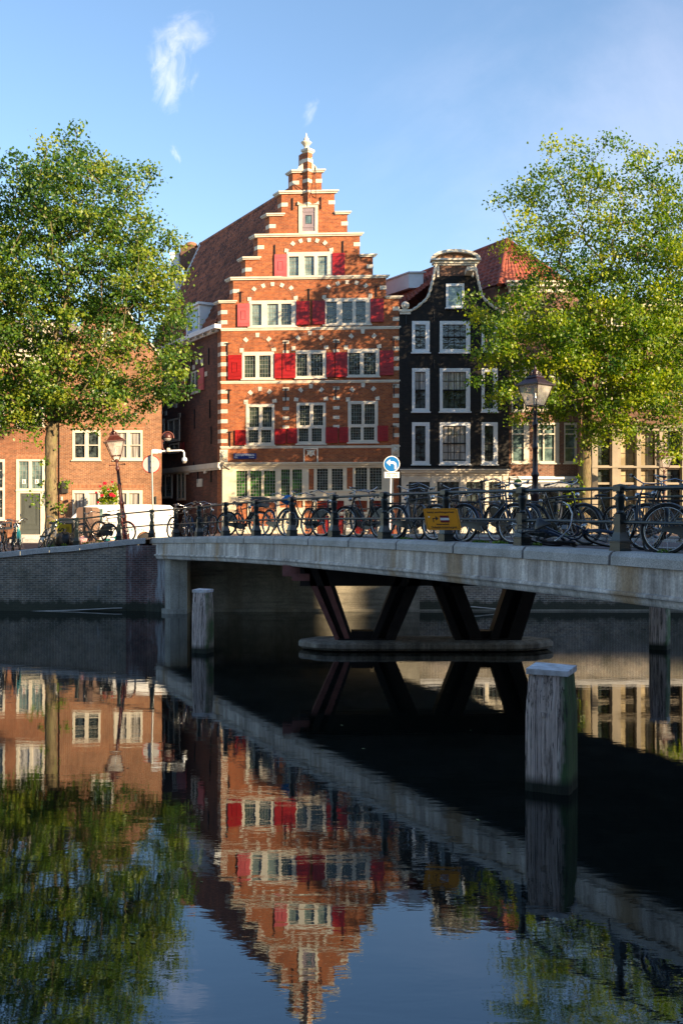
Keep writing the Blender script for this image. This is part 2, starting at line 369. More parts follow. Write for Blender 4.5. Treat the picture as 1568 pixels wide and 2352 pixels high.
M['pier'] = concrete('pier_concrete', (.27, .22, .17), (.42, .36, .29), rustc=(.16, .13, .10), lo=.35)
def timber():
    m, nt, b = newmat('weathered_mooring_timber')
    v = mapping(nt, (9, 9, .40)); g = noise(nt, v, 2.2, 10, .78, .5); v2 = mapping(nt); n = noise(nt, v2, 1.6, 4)
    cc = ramp(nt, g, [(.36, (.06, .05, .042)), (.41, (.40, .31, .27)), (.52, (.74, .60, .53)), (.66, (.90, .80, .72))])
    t = N(nt, 'ShaderNodeTexCoord'); s = N(nt, 'ShaderNodeSeparateXYZ'); nt.links.new(t.outputs['Object'], s.inputs[0])
    # algae grows on the right-hand face (object +x side)
    al = N(nt, 'ShaderNodeMath', operation='MULTIPLY_ADD'); nt.links.new(s.outputs['X'], al.inputs[0]); al.inputs[1].default_value = 3.2; al.inputs[2].default_value = -.42
    ad = N(nt, 'ShaderNodeMath', operation='ADD', use_clamp=True); nt.links.new(al.outputs[0], ad.inputs[0]); nt.links.new(n, ad.inputs[1])
    am = ramp(nt, ad.outputs[0], [(.60, (0, 0, 0)), (.85, (.92, .92, .92))])
    cc = mixc(nt, am, cc, mixc(nt, n, (.030, .050, .045), (.06, .20, .02)))
    ck = noise(nt, mapping(nt, (11, 11, .22)), 1.7, 5, .6, .3)
    cc = mixc(nt, ramp(nt, ck, [(.470, (0, 0, 0)), (.485, (1, 1, 1)), (.50, (1, 1, 1)), (.515, (0, 0, 0))]), cc, (.05, .04, .035))
    wl = ramp(nt, s.outputs['Z'], [(.10, (1, 1, 1)), (.24, (0, 0, 0))])
    cc = mixc(nt, wl, cc, (.018, .022, .012))
    nt.links.new(cc, b.inputs['Base Color']); b.inputs['Roughness'].default_value = .8; bump(nt, b, g, .9, .05); return m
M['timber'] = timber()
M['whitecap'] = plain('white_painted_timber_cap', (.72, .72, .74), .6, var=.3, scale=9, c2=(.42, .40, .40), bmp=.5)
def bark():
    m, nt, b = newmat('elm_bark'); v = mapping(nt, (1, 1, .3)); g = noise(nt, v, 9, 7, .7, .3); n = noise(nt, mapping(nt), 2, 3)
    cc = ramp(nt, g, [(.35, (.05, .035, .02)), (.5, (.17, .125, .065)), (.7, (.28, .22, .12))])
    cc = mixc(nt, ramp(nt, n, [(.5, (0, 0, 0)), (.7, (.5, .5, .5))]), cc, (.13, .14, .04))
    nt.links.new(cc, b.inputs['Base Color']); b.inputs['Roughness'].default_value = .9; bump(nt, b, g, .9, .04); return m
M['bark'] = bark()
def leaf(name, a, b_, c, tr=.45):
    m, nt, b = newmat(name); nt.nodes.clear()
    o = N(nt, 'ShaderNodeOutputMaterial'); g = N(nt, 'ShaderNodeNewGeometry')
    at = N(nt, 'ShaderNodeAttribute', attribute_name='tone'); 
    cc = ramp(nt, at.outputs['Fac'], [(0, a), (.5, b_), (1, c)])
    d = N(nt, 'ShaderNodeBsdfPrincipled'); nt.links.new(cc, d.inputs['Base Color']); d.inputs['Roughness'].default_value = .42
    t = N(nt, 'ShaderNodeBsdfTranslucent'); nt.links.new(mixc(nt, 1, cc, (1.6, 1.7, .5), 'MULTIPLY'), t.inputs['Color'])
    x = N(nt, 'ShaderNodeMixShader'); x.inputs[0].default_value = tr
    nt.links.new(d.outputs[0], x.inputs[1]); nt.links.new(t.outputs[0], x.inputs[2]); nt.links.new(x.outputs[0], o.inputs[0]); return m
M['leaf_l'] = leaf('elm_leaf_green', (.022, .07, .010), (.085, .17, .014), (.25, .29, .022), .34)
M['leaf_r'] = leaf('elm_leaf_yellow_green', (.035, .10, .008), (.15, .24, .010), (.36, .38, .014), .40)
def water():
    m, nt, b = newmat('canal_water')
    b.inputs['Base Color'].default_value = (.0035, .0050, .0040, 1); b.inputs['Roughness'].default_value = .012; b.inputs['IOR'].default_value = 2.25; b.inputs['Specular Tint'].default_value = (.72, .88, 1, 1)
    v = mapping(nt, (.42, 1.25, 1)); n = noise(nt, v, 2.6, 4, .5, .5); n2 = noise(nt, mapping(nt, (.8, 1.9, 1)), 9.0, 3, .5, .3); n3 = noise(nt, mapping(nt, (1, 1, 1)), .12, 3)
    mu = N(nt, 'ShaderNodeMath', operation='MULTIPLY_ADD'); nt.links.new(n2, mu.inputs[0]); mu.inputs[1].default_value = .16; nt.links.new(n, mu.inputs[2])
    ml = N(nt, 'ShaderNodeMath', operation='MULTIPLY'); nt.links.new(mu.outputs[0], ml.inputs[0])
    r_ = N(nt, 'ShaderNodeMapRange'); nt.links.new(n3, r_.inputs[0]); r_.inputs[1].default_value = .35; r_.inputs[2].default_value = .65; r_.inputs[3].default_value = .45; r_.inputs[4].default_value = 1.3
    nt.links.new(r_.outputs[0], ml.inputs[1])
    bump(nt, b, ml.outputs[0], .30, .0052); return m
M['water'] = water()
M['tyre'] = plain('tyre_rubber', (.012, .012, .012), .75, var=.2)
M['tyre_old'] = plain('dusty_tyre_rubber', (.035, .032, .030), .8, var=.2)
M['chrome'] = plain('bicycle_chrome', (.38, .38, .39), .22, metal=1.0, var=.1)
M['rimdull'] = plain('dull_rim_steel', (.20, .195, .19), .4, metal=.7, var=.15)
M['bikeblack'] = plain('black_bicycle_enamel', (.010, .011, .013), .3, var=.3, scale=8)
M['bikeblue'] = plain('dark_blue_bicycle_enamel', (.014, .035, .075), .3, var=.2)
M['biketeal'] = plain('teal_bicycle_enamel', (.03, .30, .32), .35, var=.15)
M['bikegrey'] = plain('grey_bicycle_enamel', (.20, .21, .22), .35, var=.2)
M['bikered'] = plain('maroon_bicycle_enamel', (.13, .018, .018), .35, var=.2)
M['saddle'] = plain('black_saddle_leather', (.018, .018, .022), .4, var=.3)
M['saddle_br'] = plain('brown_saddle_leather', (.12, .055, .03), .5, var=.3)
M['plastic'] = plain('dark_plastic_crate', (.03, .042, .06), .45, var=.2)
M['vanwhite'] = plain('white_van_paint', (.80, .79, .77), .3, var=.03, scale=.8, bmp=0)
M['bagblack'] = plain('black_bin_bag_plastic', (.012, .013, .016), .28, var=.3, scale=6, bmp=.8)
M['earth'] = plain('dark_earth', (.05, .04, .03), .95)
# ---------------------------------------------------------------- water, street, quays
def interp(x, xs, ys): return float(np.interp(x, xs, ys))
def zk(X): return interp(X, [-60, -12.96, -11.3, -10.2, -8.5, -7.3, 60], [2.0, 2.22, 2.40, 2.47, 2.67, 2.78, 2.82])
def zg(X, Y):
    far = interp(X, [-60, -9.5, -6, 60], [2.25, 2.25, 2.75, 2.78]); near = zk(X) - .05
    k = min(1, max(0, (Y - 40.5)/2.5)); return near*(1-k) + far*k
w = MB(); nx = 1
w.add([(-400, -60, 0), (400, -60, 0), (400, 37.9, 0), (-400, 37.9, 0)], [(0, 1, 2, 3)])
w.build('water', M['water'], kind='structure')
g = MB(); xs = [-300, -60] + [-30 + i for i in range(0, 61)] + [60, 300]; ys = [37.9, 38.6, 39.5, 40.5, 41.2, 42, 43, 46, 60, 120, 500]
vs = [(x, y, zg(x, y)) for y in ys for x in xs]; n = len(xs)
g.add(vs, [(j*n+i, j*n+i+1, (j+1)*n+i+1, (j+1)*n+i) for j in range(len(ys)-1) for i in range(n-1)])
g.build('street', M['paving'], kind='structure')
g = MB(); g.box(-300, 300, -300, 1.6, -1, 1.95); g.build('near_street', M['paving'], kind='structure')

WY = 37.8
XA, XB, XC, XD = PX(290, WY), PX(384, WY), PX(440, WY), PX(962, WY)
q = thing('quay_wall', 'long dark brick canal wall under the street left of the bridge', 'canal wall', (-10, WY, 0), group=None)
T = lambda p: (p[0] + 10, p[1] - WY, p[2])
m = MB(T)
xs = list(np.arange(-40, XA, 1.0)) + [XA]
for a, b in zip(xs[:-1], xs[1:]):
    za, zb = zk(a) - .2, zk(b) - .2
    m.add([(a, WY, -1), (b, WY, -1), (b, WY, zb), (a, WY, za)], [(0, 1, 2, 3)])
m.box(-40, XA, WY - .05, WY + .1, -.5, .07)
m.build('brickwork', M['brick_quay'], q)
m = MB(T)
cps = [(XA, WY - .02), (XA + .8, WY - .10), (XB - .5, WY - .28), (XB - .15, WY - .42), (XB + .1, WY - .8)]
for (a, ya), (b, yb) in zip(cps[:-1], cps[1:]): m.add([(a, ya, -1), (b, yb, -1), (b, yb, 2.5), (a, ya, 2.5)], [(0, 1, 2, 3)])
m.build('end_brickwork', M['brick_quay2'], q)
m = MB(T)
jn = [-40, -30, -20, -16.2, -14.4, -12.15, -11.05, -9.9, -8.8, PX(336, WY)]
for a, b in zip(jn[:-1], jn[1:]):
    seg = list(np.linspace(a + .008, b - .008, 4))
    for c, d in zip(seg[:-1], seg[1:]):
        z0, z1 = zk(c), zk(d); y0 = WY - .09; y1 = WY + .55
        m.add([(c, y0, z0-.21), (d, y0, z1-.21), (d, y0, z1-.03), (c, y0, z0-.03), (c, y0+.03, z0), (d, y0+.03, z1), (d, y1, z1), (c, y1, z0), (c, WY+.1, z0-.21), (d, WY+.1, z1-.21)],
              [(0, 1, 2, 3), (3, 2, 5, 4), (4, 5, 6, 7), (8, 9, 1, 0)])
m.build('coping', M['granite'], q)
q = thing('bridge_abutment', 'grey concrete bridge abutment with rounded front corner standing in the canal', 'abutment', (XC, WY, 0))
T = lambda p: (p[0] - XC, p[1] - WY, p[2])
m = MB(T)
m.prismz([(XB + .05, WY + .3), (XB + .05, WY - .75), (XB + .12, WY - .95), (XB + .3, WY - 1.05), (XC, WY - 1.05), (XC, WY + .3)], -1, 2.45)
m.prismz([(XB - .05, WY + .2), (XB - .05, WY - .9), (XB + .02, WY - 1.08), (XB + .25, WY - 1.18), (XC + .02, WY - 1.18), (XC + .02, WY + .2)], -1, .16)
m.build('corner_block', M['abutment'], q)
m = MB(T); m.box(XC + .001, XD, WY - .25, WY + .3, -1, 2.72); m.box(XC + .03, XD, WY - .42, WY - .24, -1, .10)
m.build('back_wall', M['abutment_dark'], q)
q = thing('quay_wall', 'stained brick canal wall seen beneath the bridge to the right', 'canal wall', (XD, WY, 0))
T = lambda p: (p[0] - XD, p[1] - WY, p[2])
m = MB(T); m.box(XD + .002, 60, WY - .1, WY + .2, -1, 2.58); m.build('brickwork', M['brick_quay'], q)
m = MB(T); m.box(XD + .002, 60, WY - .2, WY + .4, 2.59, 2.80, ch=.02); m.build('coping', M['granite'], q)
m = MB(T); m.box(XD, 60, WY - .16, WY - .09, -.5, .06); m.build('footing', M['abutment_dark'], q)
m = MB(); m.tube([P(-40, 1405.5, WY - .12), P(60, 1405, WY - .12), P(170, 1401.5, WY - .12), P(262, 1397, WY - .12), P(281, 1396.5, WY - .09)], .02, 5)
m.build('rope', plain('pale_rope', (.55, .52, .47), .9), None, label='pale rope slung along the foot of the left canal wall', category='rope')
m = MB(); m.tube([P(1078, 1393, WY - .3), P(1110, 1396, WY - .3), P(1160, 1401, WY - .25), P(1215, 1404, WY - .2)], .02, 5)
m.build('rope', bpy.data.materials['pale_rope'], None, label='pale rope hanging on the brick wall behind the right bridge leg', category='rope')
m = MB(); m.box(-80, 11, 1.0, 1.6, 0, 2.0); m.build('quay_wall', M['brick_quay'], None, label='low brick canal wall on the near bank at the foot of the picture', category='canal wall')

# ---------------------------------------------------------------- bridge
def L(t, o=0.0):      # point of the rail line at post number t, moved o metres outward (towards the camera side)
    return (-4.83 + 1.161*t - .887*o, 33.8 - 2.231*t - .4616*o)
TS = [-3, -2, -1, 0, 1, 2, 3, 4, 5, 6, 7, 8, 9, 10, 11, 12, 15]
ZS = [2.70, 2.76, 2.84, 2.90, 2.97, 3.015, 3.055, 3.07, 3.08, 3.08, 3.06, 3.04, 3.01, 2.96, 2.9, 2.8, 2.4]
def zd(t): return interp(t, TS, ZS)
BO = Vector((*L(5), 0))
def sweep(m, prof, ts, mi=0, closed=False, caps=True, dz=0, smooth=False):
    n = len(prof); vs = []
    for t in ts:
        z = zd(t) + dz
        for o, h in prof:
            x, y = L(t, o); vs.append((x, y, z + h))
    e = n if closed else n-1
    fs = [(i*n+k, (i+1)*n+k, (i+1)*n+(k+1) % n, i*n+(k+1) % n) for i in range(len(ts)-1) for k in range(e)]
    if caps and closed: fs += [tuple(range(n)), tuple(range(len(ts)*n-1, (len(ts)-1)*n-1, -1))]
    m.add(vs, fs, mi, smooth)
TB = lambda p: (p[0] - BO.x, p[1] - BO.y, p[2])
br = thing('bridge', 'low arched concrete canal bridge with granite kerb crossing to the right foreground', 'bridge', BO)
tsf = [-1.9 + i*.25 for i in range(0, 66)]
W = 7.0
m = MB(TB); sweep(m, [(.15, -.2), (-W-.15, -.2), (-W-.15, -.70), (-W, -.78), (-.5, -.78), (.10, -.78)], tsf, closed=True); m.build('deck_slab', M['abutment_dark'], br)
m = MB(TB); sweep(m, [(.198, -.225), (.198, -.33), (.205, -.335), (.205, -.61), (.255, -.625), (.262, -.66)], tsf); m.build('fascia', M['fascia'], br)
m = MB(TB); sweep(m, [(.262, -.662), (.262, -.675), (.232, -.69), (.215, -.72), (.205, -.765), (.185, -.80), (.13, -.815), (.0, -.80)], tsf, smooth=False); m.build('moulding', M['moulding'], br)
tj = -1.95
for k in range(22):
    a, b = (tj if k else tj), tj + (.88 if k else 1.16)
    if k == 0: a = -1.98; b = -.79
    m = MB(TB)
    if a > 14: break
    e = .011; sg = [a + e, a + (b-a)*.33, a + (b-a)*.66, b - e]
    sweep(m, [(-.22, -.15), (-.22, 0), (.13, 0), (.19, -.012), (.248, -.075), (.252, -.215), (.19, -.222)], sg, closed=True)
    m.build('kerb_stone', M['granite'], br); tj = b
m = MB(TB); sweep(m, [(-.221, -.02), (-1.75, -.035)], tsf); sweep(m, [(-1.91, -.06), (-3.5, -.02), (-W+1.6, -.06)], tsf); sweep(m, [(-W+1.44, -.035), (-W-.0, -.02)], tsf)
m.build('paving', M['paving'], br)
m = MB(TB); sweep(m, [(-1.751, -.02), (-1.751, .0), (-1.909, -.0), (-1.909, -.1)], tsf); sweep(m, [(-W+1.6, -.1), (-W+1.6, 0), (-W+1.44, 0), (-W+1.44, -.1)], tsf)
sweep(m, [(-W-.0, -.1), (-W, .02), (-W-.35, .02), (-W-.35, -.2)], tsf)
m.build('inner_kerb', M['granite'], br)
# railing
def post_mb(T):
    m = MB(T); s2 = math.sqrt(2)/2*2
    def sq(prof): m.lathe([(w*s2/2*.80, z) for w, z in prof], 4, rot=math.pi/4, smooth=False)
    sq([(.31, 0), (.31, .03), (.285, .035), (.285, .13), (.31, .135), (.31, .155), (.27, .165), (.20, .27), (.185, .30)])
    sq([(.17, .30), (.17, .42)]); sq([(.20, .42), (.20, .50)]); sq([(.165, .50), (.165, .57), (.18, .575), (.18, .59)])
    m.lathe([(.05, .59), (.070, .60), (.070, .62), (.050, .635), (.054, .66), (.082, .84), (.088, .875), (.078, .90), (.05, .915), (.07, .925), (.07, .94), (.06, .95)], 12)
    sq([(.20, .95), (.21, .955), (.21, 1.045), (.19, 1.055), (.02, 1.075)])
    return m
yawb = math.atan2(-2.231, 1.161)
rail = thing('bridge_railing', 'dark green iron railing with urn-topped posts along the near side of the bridge', 'railing', BO)
pm = post_mb(None).build('post', M['railpaint'], rail)
posts = list(range(-1, 13)); first = True
for t in posts:
    p = pm if first else pm.copy()
    if not first: col.objects.link(p); p.parent = rail
    first = False
    x, y = L(t); p.location = (x - BO.x, y - BO.y, zd(t)); p.rotation_euler = (0, 0, yawb)
quayposts = [(349, 37.9), (274, 38.3), (177, 38.5)]
for px, Y in quayposts:
    p = pm.copy(); col.objects.link(p); p.parent = rail; X = PX(px, Y)
    p.location = (X - BO.x, Y - BO.y, zk(X)); p.rotation_euler = (0, 0, 0)
def railpts(h):
    out = []
    for px, Y in reversed(quayposts): X = PX(px, Y); out.append((X - BO.x, Y - BO.y, zk(X) + h))
    for t in np.arange(-1, 13.1, .5):
        x, y = L(t); out.append((x - BO.x, y - BO.y, zd(t) + h))
    return out
for nm, h, r in (('top_rail', 1.0, .030), ('middle_rail', .46, .026)):
    m = MB(); pts = railpts(h)
    if nm == 'top_rail':
        e = Vector(pts[0]); c = [(-.55, -.01), (-.75, -.06), (-.88, -.16), (-.95, -.35), (-.98, -.50), (-1.06, -.60), (-1.22, -.66), (-1.42, -.66)]
        m.tube([e + Vector((dx, 0, dz)) for dx, dz in reversed(c)] + pts[:1], .036, 8); m.tube(pts, r, 8)
    else: m.tube(pts, r, 8)
    m.build(nm, M['railpaint'], rail)
rf = thing('bridge_railing', 'iron railing along the far side of the bridge behind the bicycles', 'railing', (*L(5, -W), 0))
FO = Vector((*L(5, -W), 0)); first = True
for t in range(-1, 13):
    p = pm.copy(); col.objects.link(p); p.parent = rf; x, y = L(t, -W); p.location = (x - FO.x, y - FO.y, zd(t) - .02); p.rotation_euler = (0, 0, yawb)
for nm, h, r in (('top_rail', .99, .030), ('middle_rail', .45, .026)):
    m = MB(); pts = []
    for t in np.arange(-1, 12.1, .5):
        x, y = L(t, -W); pts.append((x - FO.x, y - FO.y, zd(t) + h))
    m.tube(pts, r, 8); m.build(nm, M['railpaint'], rf)

# pier
Yp = 27.0
pr = thing('bridge_pier', 'dark steel V-shaped legs on a flat concrete base in the middle of the canal', 'bridge pier', (2.2, Yp, 0))
T = lambda p: (p[0] - 2.2, p[1] - Yp, p[2])
m = MB(T); xl, xr = PX(686, Yp), PX(1268, Yp)
def ring(ins, z): 
    a, b, c, d = xl + ins, xr - ins, Yp - .78 + ins*.8, Yp + .85 - ins*.8
    return [(a, Yp - .1, z), (a, Yp + .15, z), (a + .45, d - .12, z), (a + 1.0, d, z), (b - 1.0, d, z), (b - .45, d - .12, z), (b, Yp + .15, z), (b, Yp - .1, z), (b - .5, c + .18, z), (b - 1.1, c, z), (a + 1.1, c, z), (a + .5, c + .18, z)]
rs = [ring(.10, .03), ring(.0, .10), ring(.0, .20), ring(.06, .25), ring(.3, .27)]
vs = [v for r_ in rs for v in r_]; fs = [(i*12+k, i*12+(k+1) % 12, (i+1)*12+(k+1) % 12, (i+1)*12+k) for i in range(4) for k in range(12)] + [tuple(range(48, 60)), tuple(range(11, -1, -1))]
fs = [tuple(reversed(f)) for f in fs]
m.add(vs, fs); m.build('base_slab', M['pier'], pr)
m = MB(T); m.prismz([(v[0]*.985 + 2.2*.015, v[1]) for v in ring(.25, 0)], -1, .05); m.build('base_foot', M['iron'], pr)
legs = [(712, 766, 770, 810, 1.80, .27), (902, 962, 850, 906, 1.80, .27), (992, 1058, 1042, 1106, 1.76, .27), (1160, 1230, 1120, 1192, 1.70, .27)]
for i, (a, b, c, d, zt, zb) in enumerate(legs):
    m = MB(T); A, B, C, D = (PX(v, Yp) for v in (a, b, c, d))
    ztt = 2.25; k = (ztt - zb)/(zt - zb); A2 = C + (A-C)*k; B2 = D + (B-D)*k
    def bar(f0, f1, y0, y1, mi): m.prism([(C + (D-C)*f0, zb), (C + (D-C)*f1, zb), (A2 + (B2-A2)*f1, ztt), (A2 + (B2-A2)*f0, ztt)], y0, y1, mi)
    bar(0, .26, Yp - .30, Yp + .30, 1 if i == 0 else 0); bar(.56, .84 if i == 0 else 1.0, Yp - .30, Yp + .30, 1 if i == 0 else 0)
    bar(.1, .95, Yp - .08, Yp + .28, 0)
    if i == 0: bar(.84, 1.0, Yp - .27, Yp + .25, 0)
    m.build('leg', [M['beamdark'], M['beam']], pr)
m = MB(T)
for a, b in ((806, 856), (1100, 1128)): m.box(PX(a, Yp), PX(b, Yp), Yp - .22, Yp + .22, .272, .50); m.box(PX(a-30, Yp), PX(b+35, Yp), Yp - .35, Yp + .35, .262, .31)
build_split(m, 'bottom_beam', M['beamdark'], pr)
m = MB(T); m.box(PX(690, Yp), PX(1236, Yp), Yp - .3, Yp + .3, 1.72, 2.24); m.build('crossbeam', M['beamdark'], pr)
m = MB(T); m.box(PX(650, Yp), PX(690, Yp) - .002, Yp - .28, Yp + .28, 1.98, 2.27); m.box(PX(672, Yp), PX(712, Yp), Yp - .34, Yp - .302, 1.86, 2.05); build_split(m, 'beam_end', M['beam'], pr)

# mooring posts
def mooring(label, px, Y, ztop, side, rot, peg):
    X = PX(px, Y); t = thing('mooring_post', label, 'mooring post', (X, Y, 0), rot); h = side/2
    m = MB(); lv = [(-1, 1.0), (0, 1.0), (.6*ztop, .985), (.74*ztop, .95), (ztop - .07, .86)]
    vs = []; nseg = 20
    for z, k in lv:
        for j in range(nseg):
            a = j/nseg*4; e = int(a); f = a - e
            c = [(-h, -h), (h, -h), (h, h), (-h, h)]; p0 = c[e]; p1 = c[(e+1) % 4]
            x = p0[0] + (p1[0]-p0[0])*f; y = p0[1] + (p1[1]-p0[1])*f
            dd = .93 if f == 0 else 1.0
            if abs(f - .4) < .01: dd = .955
            vs.append((x*k*dd, y*k*dd, z))
    m.add(vs, [(i*nseg+j, i*nseg+(j+1) % nseg, (i+1)*nseg+(j+1) % nseg, (i+1)*nseg+j) for i in range(len(lv)-1) for j in range(nseg)] + [tuple(range((len(lv)-1)*nseg, len(lv)*nseg))])
    if peg: m.box(-h*.25, -h*.05, -h*.99-.012, -h*.9, ztop*.62, ztop*.62+.05)
    m.build('shaft', M['timber'], t)
    m = MB(); k = .90; m.add([(-h*k, -h*k, ztop-.075), (h*k, -h*k, ztop-.075), (h*k, h*k, ztop-.075), (-h*k, h*k, ztop-.075),
                              (-h*k, -h*k, ztop), (h*k, -h*k, ztop-.005), (h*k, h*k, ztop), (-h*k, h*k, ztop+.012)],
                             [(0, 3, 2, 1), (4, 5, 6, 7), (0, 1, 5, 4), (1, 2, 6, 5), (2, 3, 7, 6), (3, 0, 4, 7)])
    m.build('white_cap', M['whitecap'], t); return t
mooring('big square timber mooring post with white top in the right foreground water', 1266, 13.2, 1.60, .61, R(-25), True)
mooring('slim timber mooring post with white top in front of the bridge abutment', 466, 26.3, 1.66, .46, R(-20), False)
mooring('dark timber mooring post partly hidden under the bridge at far right', 1514, 27.0, 1.95, .50, R(-30), False)
# ---------------------------------------------------------------- building helper
class Bld:
    def __init__(s, name, label, cat, px0, Y, zbase, rz=0.0, k=0.0):
        s.Y = Y; s.s = Y/F; s.px0 = px0; s.zb = zbase; s.k = k
        s.root = thing(name, label, cat, (PX(px0, Y), Y, zbase), rz)
    def U(s, px): return (px - s.px0)*s.s
    def V(s, py): return CAMZ + (HY - py)*s.s - s.zb
    def r(s, px0, px1, py0, py1): return (s.U(px0), s.U(px1), s.V(py1), s.V(py0))
    def mb(s, skew=False):
        return MB((lambda p: (p[0] - p[1]*s.k, p[1], p[2])) if skew else None)
    def window(s, rect, lights, grid, fm, gm, reveal=.10, proud=.02, name='window', bar=.022, sill=None, gmats=None, label=None, fdep=.08, barmat=None):
        """rect (px0,px1,py0,py1) is the timber frame, lights are glazed openings in px, grid=(nx,nz) small panes"""
        u0, u1, v0, v1 = s.r(*rect)
        m = s.mb(); ls = [s.r(*l) for l in lights]
        cellwall(m, [(u0, u1, v0, v1)], ls, -proud, -proud + fdep + reveal, back=False)
        if sill: m.box(u0 - .05, u1 + .05, -proud - .06, 0.05, v0 - sill, v0 + .01)
        w = m.build(name, fm, s.root)
        if label: w['label'] = label
        for gi in (list(dict.fromkeys(gmats)) if gmats else [0]):
            g = s.mb()
            for i, (a, b, c, d) in enumerate(ls):
                if gmats and gmats[i] != gi: continue
                y = -proud + reveal
                g.add([(a, y, c), (b, y, c), (b, y, d), (a, y, d)], [(0, 1, 2, 3)])
            g.build('glass_pane', gi if gmats else gm, w)
        g = s.mb(); y = -proud + reveal - .004
        for (a, b, c, d) in ls:
            nx, nz = grid if isinstance(grid, tuple) else grid[0]
            for i in range(1, nx): x = a + (b-a)*i/nx; g.box(x - bar/2, x + bar/2, y - bar*.8, y, c, d)
            for j in range(1, nz): z = c + (d-c)*j/nz; g.box(a, b, y - bar*.8 - .002, y - .002, z - bar/2, z + bar/2)
        if g.v: g.build('glazing_bars', barmat or fm, w)
        return w
    def boxpx(s, m, px0, px1, py0, py1, w0, w1, mi=0, ch=0):
        u0, u1, v0, v1 = s.r(px0, px1, py0, py1); m.box(u0, u1, w0, w1, v0, v1, mi, ch)

# ================================================================ red step-gable house
H = Bld('step_gable_house', 'tall red brick step gable house with red shutters and white stone blocks', 'house', 710, 48.0, 2.6, R(-3.6), .672)
TH = .38
tiers = [(506, 915.6, 1245, 690), (534, 886, 690, 641), (562.5, 856, 641, 594), (591, 826, 594, 543), (618, 797.5, 543, 495), (646, 768, 495, 444), (672, 738.5, 444, 397), (696, 716, 397, 350)]
sol = [H.r(a, b, d, c) for a, b, c, d in tiers]
W2 = [((555, 629, 807, 870), [(560, 586, 815.5, 866), (594.5, 621.5, 815.5, 866)]),
      ((679, 749, 804.5, 868.5), [(681, 705.5, 813, 863.5), (713.5, 741, 813, 863.5)]),
      ((798, 871, 802.5, 866), [(800.5, 826.5, 811.5, 861.5), (835, 862.5, 811.5, 861.5)])]
W1 = [((564, 630, 927, 1022), [(571.5, 594.5, 934, 980), (602, 624, 934, 980), (570, 592.5, 987, 1016), (599, 622, 987, 1016)]),
      ((681, 748, 925, 1019.5), [(688, 711, 931, 977), (719.5, 741.5, 931, 977), (686, 708, 984, 1014), (716, 738.5, 984, 1014)]),
      ((799, 867.5, 922, 1017), [(806.5, 830, 929, 975), (837, 860, 929, 975), (805, 828, 982, 1011), (835, 859, 982, 1011)])]
W3 = [((571, 681, 689, 750), [(577, 600, 697, 746), (613, 639, 697, 746), (645.5, 669, 697, 746)]),
      ((744, 852, 686, 747), [(750, 773, 694, 743), (786, 809, 694, 743), (817, 839, 694, 743)])]
W4 = ((658, 764, 579, 637), [(663, 686, 588.5, 633), (699, 721.5, 588.5, 633), (729.5, 751.5, 588.5, 633)])
HATCH = (686, 730, 471, 536)
G = [((541.5, 567.5), (1081, 1140)), ((574, 600), (1081, 1140)), ((606, 632, ), (1081, 1140)), ((645.5, 665.5), (1078, 1138.5)), ((671.5, 693.5), (1078, 1138.5)),
     ((728, 753), (1077, 1126)), ((762, 787.5), (1077, 1126)), ((816, 842.5), (1075, 1125)), ((849, 876), (1075, 1125))]
holes = [H.r(*w[0]) for w in W2 + W1 + W3 + [W4]] + [H.r(*HATCH)] + [H.r(539, 883, 1072, 1150)]
m = H.mb(True); cellwall(m, sol, holes, 0, TH); m.build('front_wall', M['brick_main'], H.root)
# the diagonal pinnacle up the gable top
def V(py): return H.V(py)
m = H.mb(); c = H.U(706.5)
for a, b, r in ((352, 397, .22), (397, 444, .235), (444, 466, .22)): m.lathe([(r, V(b)), (r, V(a))], 4, c=(c, .02, 0), rot=R(8), smooth=False)
m.build('pinnacle_shaft', M['brick_main'], H.root)
m = H.mb()
for a, b, r in ((343.5, 350, .33), (350, 353, .27), (391, 397, .33), (440, 445, .31), (465, 470, .20), (470, 475, .12)): m.lathe([(r*.85, V(b)), (r, V(b)+.03), (r, V(a))], 4, c=(c, .02, 0), rot=R(8), smooth=False)
for a, b, r in ((366, 374, .245), (413, 421, .25)): m.lathe([(r, V(b)), (r, V(a))], 4, c=(c, .02, 0), rot=R(8), smooth=False)
build_split(m, 'pinnacle_stone', M['stone_white'], H.root)
m = H.mb(); z0 = V(343)
m.lathe([(.16, z0), (.13, z0+.05), (.09, z0+.10), (.12, z0+.16), (.20, z0+.27), (.27, z0+.34), (.24, z0+.37), (.15, z0+.40), (.12, z0+.46), (.14, z0+.50), (.07, z0+.60), (.03, z0+.72), (.004, z0+.82)], 10, c=(H.U(703), .05, 0))
m.build('finial', M['stone_white'], H.root)
m = H.mb()     # scrolls beside the top block
for sgn, e in ((-1, 696), (1, 716)):
    x = H.U(e); pts = [(x, V(397)), (x + sgn*.38, V(397)), (x + sgn*.36, V(392)), (x + sgn*.26, V(388)), (x + sgn*.20, V(382)), (x + sgn*.06, V(377)), (x, V(374))]
    m.prism(pts if sgn > 0 else pts[::-1], -.02, .25)
m.build('scroll', M['stone_white'], H.root)
